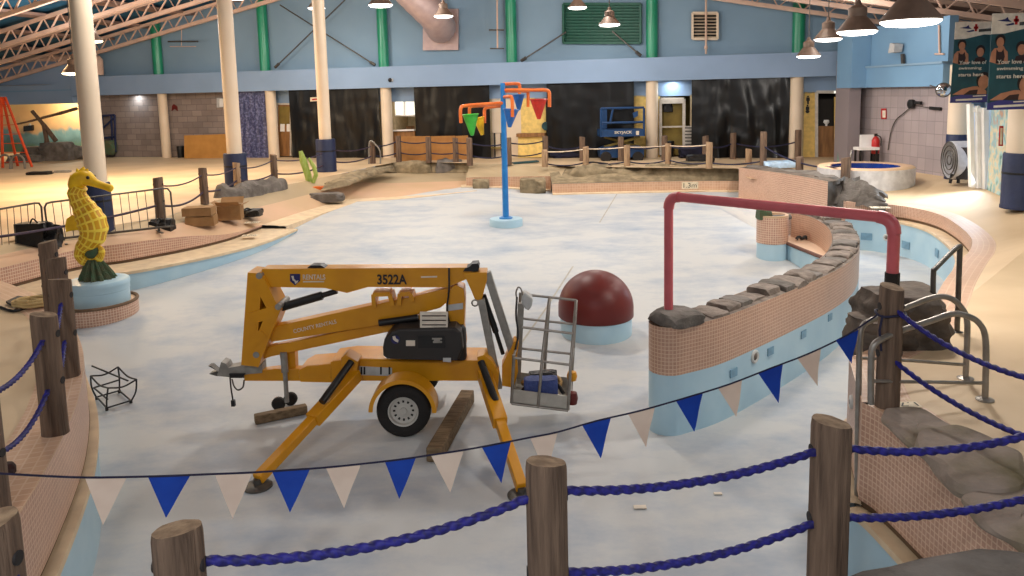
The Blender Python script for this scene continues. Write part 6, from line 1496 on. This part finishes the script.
# cross bracing rods against the upper wall
def rod(name, x0, y0, x1, y1, label, r=.035, m='darksteel', off=.5, cat='brace rod', grp='diagonal brace rods on the upper wall'):
    a, b = OW(x0, y0, off), OW(x1, y1, off); t = thing(name, label, cat, a, grp)
    obj('rod', MB().tube([a, b], r, 6), m, t); d = (b - a).normalized(); obj('clevis', MB().tube([a, a + d * .3], r * 2.2, 8), m, t); return t
rod('brace_rod', 275, 67.5, 349, -4, 'brace rod rising right behind the third tall column')
rod('brace_rod', 375, 65, 280, 5, 'brace rod falling right to the middle green pilaster')
rod('brace_rod', 521, 61, 566, 32, 'brace rod left of the green louvre')
rod('brace_rod', 641, 56, 612, 31, 'brace rod right below the green louvre')
# louvres
def louvre(x0, y0, x1, y1, n, m, m2, label, off=.1, fr=.1):
    t = thing('louvre_vent', label, 'vent', OW((x0 + x1) / 2, y1, off)); mb = MB()
    for a, b in (((x0, y0), (x1, y0)), ((x0, y1), (x1, y1)), ((x0, y0), (x0, y1)), ((x1, y0), (x1, y1))): mb.bar(OW(*a, off), OW(*b, off), fr, .16, up=tuple(WN))
    obj('frame', mb, m, t); obj('backing', wslab([(x0, y1), (x1, y1), (x1, y0), (x0, y0)], .0, .02), m2, t, flat=True)
    for k in range(n):
        y = y0 + (y1 - y0) * (k + .6) / n; a, b = OW(x0, y, off), OW(x1, y - (x1 - x0) * 0.0, off)
        obj('slat', MB().prism([a, b, b + WN * -.1 + V((0, 0, .05)), a + WN * -.1 + V((0, 0, .05))], (0, 0, .015)), m, t, flat=True)
louvre(563.5, 4, 640.5, 43, 13, 'greendark', 'greendark', 'large green louvre high on the back wall')
louvre(692.5, 13, 717.5, 39, 8, 'column', 'darkroom', 'small pale louvre right of the green pilasters', .12)
t = thing('drain_pipe', 'thin pale pipe running down over the small louvre', 'pipe', OW(706, 53, .3)); obj('pipe', MB().tube([OW(706, -10, .3), OW(706, 54, .3)], .045, 8), 'joist', t); obj('collar', MB().tube([OW(706, 46, .3), OW(706, 49, .3)], .08, 10), 'joist', t)
t = thing('hanging_rack', 'thin pale rod with two crossbars hanging at the left of the upper wall', 'hanger', OW(182, 45, .6)); obj('rod', MB().tube([OW(181.5, 25, .6), OW(181.5, 46, .6)], .02, 6), 'joist', t); obj('crossbar', MB().tube([OW(168, 41.5, .6), OW(198, 41.5, .6)], .04, 6), 'darksteel', t); obj('crossbar', MB().tube([OW(170, 46.5, .6), OW(196, 46.5, .6)], .02, 6), 'joist', t)
t = thing('hanging_rack', 'thin pale rod with crossbars left of the green pilaster in the middle', 'hanger', OW(497, 48, .6)); obj('rod', MB().tube([OW(497, -6, .6), OW(497.5, 48, .6)], .04, 6), 'joist', t); obj('crossbar', MB().tube([OW(489, 30, .6), OW(504, 30, .6)], .04, 6), 'darksteel', t); obj('crossbar', MB().tube([OW(490, 48.5, .6), OW(504, 48.5, .6)], .03, 6), 'darksteel', t)
# duct elbow
t = thing('air_duct', 'fat pinkish round duct bending into a square wall plate', 'duct', OW(441, 50, .3))
obj('wall_plate', wslab([(424, 50.5), (459, 50), (459, 9), (424, 9.5)], .05, .15), 'duct', t)
dc0 = OW(441, 28, .2); Rd = 15 * dep(dc0) / FOC
P_ = smoothpath([OW(441, 28, .1), OW(440, 26, .9), OW(434, 16, 1.7), OW(422, 4, 2.2), OW(408, -10, 2.4), OW(395, -26, 2.4)], 6)
obj('elbow', MB().tube(P_, [Rd * (1 + .012 * math.cos(i * 1.6)) for i in range(len(P_))], 24), 'duct', t)
t = thing('pipe_run', 'fat pale pipe bending down in the upper left corner', 'pipe', OW(99, 70, .5)); obj('pipe', MB().tube(smoothpath([OW(20, 59, .6), OW(70, 58.5, .6), OW(92, 58, .6), OW(98, 60, .6), OW(99, 66, .6), OW(99.5, 75, .6)], 5), .22, 12), 'joist', t)
# ---- pendant lamps
def lamp(px, py, w_, label, warm=False, energy=120, tilt=0):
    D = .75; w_ = w_ * .92; d_ = D * FOC / w_; r_ = ray(px, py); c = EYE + r_ * d_
    t = thing('pendant_lamp', label, 'lamp', c, 'round pendant lamps')
    R_ = D / 2
    obj('reflector', MB().lathe(c, [(R_, 0), (R_ * 1.02, .02), (R_ * .8, .12), (R_ * .5, .26), (R_ * .44, .28), (R_ * .44, .31)], 32), 'bell', t)
    obj('ballast', MB().lathe(c, [(R_ * .46, .3), (R_ * .46, .44), (R_ * .4, .46), (R_ * .2, .5), (R_ * .12, .6), (0, .6)], 20), 'bell', t)
    obj('lens', MB().lathe(c, [(R_ * .98, .01), (R_ * .98, -.015), (R_ * .82, -.055), (R_ * .4, -.075), (0, -.08)], 32, caps=False), 'lenswarm' if warm else 'lens', t)
    zt_ = min(roofz(c), 12); obj('hanger', MB().tube([c + V((0, 0, .58)), V((c.x, c.y, zt_))], .016, 6), 'darksteel', t)
    ld = bpy.data.lights.new('bulb', 'AREA'); ld.shape = 'DISK'; ld.size = .62; ld.energy = energy; ld.color = (1, .76, .48) if warm else (1, .93, .85)
    lo_ = bpy.data.objects.new('bulb', ld); link(lo_, t); lo_.location = (0, 0, -.095)
    l2 = bpy.data.lights.new('glow', 'POINT'); l2.energy = energy * .75; l2.shadow_soft_size = .2; l2.color = ld.color
    o2 = bpy.data.objects.new('glow', l2); link(o2, t); o2.location = (0, 0, -.4)
    return t
for a in ((910.5, 21, 62, 'biggest pendant lamp at the upper right, nearest the camera'), (857, 31.5, 42, 'second pendant lamp in the row at the upper right'), (828, 39, 29, 'third pendant lamp in the row at the upper right'), (808.5, 56, 25, 'lowest pendant lamp in the row at the upper right'),
          (609.5, 24.5, 23, 'pendant lamp hanging in front of the green louvre'), (577.5, 7.5, 20.5, 'pendant lamp at the top left corner of the green louvre'), (443.5, 16, 21, 'pendant lamp in front of the round duct'), (380.5, 5, 26, 'pendant lamp above the green pilaster left of the duct'), (316.5, 8, 18.5, 'pendant lamp behind the third tall column'), (236, -2, 20, 'pendant lamp beside the top of the second tall column')): lamp(*a)
lamp(92, 41, 22, 'pendant lamp half hidden at the upper right of the front tall column', True, 260); lamp(74, 73, 24, 'pendant lamp half hidden at the left of the front tall column', True, 260)
# ================================================================== LIGHT
def area(loc, energy, size, color=(1, .95, .88), rot=(0, 0, 0), name='house_light', sy=None):
    ld = bpy.data.lights.new(name, 'AREA'); ld.energy = energy; ld.size = size; ld.color = color
    if sy: ld.shape = 'RECTANGLE'; ld.size_y = sy
    o = bpy.data.objects.new(name, ld); COL.objects.link(o); o.location = loc; o.rotation_euler = rot; return o
# the hall's other pendants, hanging out of frame over the pool
for x, y, z, e in ((-1, 18.5, 7.6, 420), (4, 17, 8.2, 190), (-8, 18, 7.6, 220), (0, 22, 8.8, 640), (8, 22, 7.2, 170), (-2, -2.5, 6.2, 330), (3, -3, 6, 260), (-9, 5, 6.6, 120), (9, 8, 6.2, 80)): area((x, y, z), e, .7, (.94, .97, 1) if y < 10 else (1, .95, .88))
for x, y, z, e in ((-14, 21, 6, 200), (-17, 28, 5.6, 220), (-11, 30, 6, 140)): area((x, y, z), e, .7, (1, .6, .28))
w = bpy.data.worlds.new('world'); SC.world = w; w.use_nodes = True
w.node_tree.nodes['Background'].inputs[0].default_value = (.93, .97, 1.0, 1); w.node_tree.nodes['Background'].inputs[1].default_value = .34
# added point fills without fixtures, brightening the walls, roof and foreground
for x, y, z, e in ((-19, 33, 5.2, 300), (-13, 31, 6, 420), (-4, 30, 7, 380), (3, 28, 7.4, 330), (11, 25, 5.6, 170), (-6, 20, 6.8, 200), (5, 20, 6.4, 200), (0, 10, 6.6, 70), (-3, -.5, 5.2, 230)):
    ld = bpy.data.lights.new('fill_glow', 'POINT'); ld.energy = e; ld.shadow_soft_size = .3; ld.color = (1, .94, .88) if y > 12 else (.95, .97, 1)
    o = bpy.data.objects.new('fill_glow', ld); COL.objects.link(o); o.location = (x, y, z)
# soffit downlights under the bulkhead and in the alcove
for x in (135, 322, 460, 672):
    p = OW(x, 100, .3); area((p.x, p.y, zb - .05), 18, .3, (.85, .95, 1))
p = WP(tl - 4, 3.9, -2.5); area(p, 330, 3, (1, .84, .6), (0, 0, math.atan2(WU.y, WU.x)), sy=1)
# daylight from the entrance
p = DY(976, 150, yd - .5); o = area(p, 120, 1.2, (.7, .85, 1), name='daylight', sy=2.2)
o.data.spread = math.radians(110); o.rotation_euler = V((-1, -.12, -.5)).to_track_quat('-Z', 'Y').to_euler()
SC.view_settings.view_transform = 'Standard'; SC.view_settings.look = 'None'; SC.view_settings.gamma = 1; SC.view_settings.exposure = .06
SC.view_settings.use_curve_mapping = False
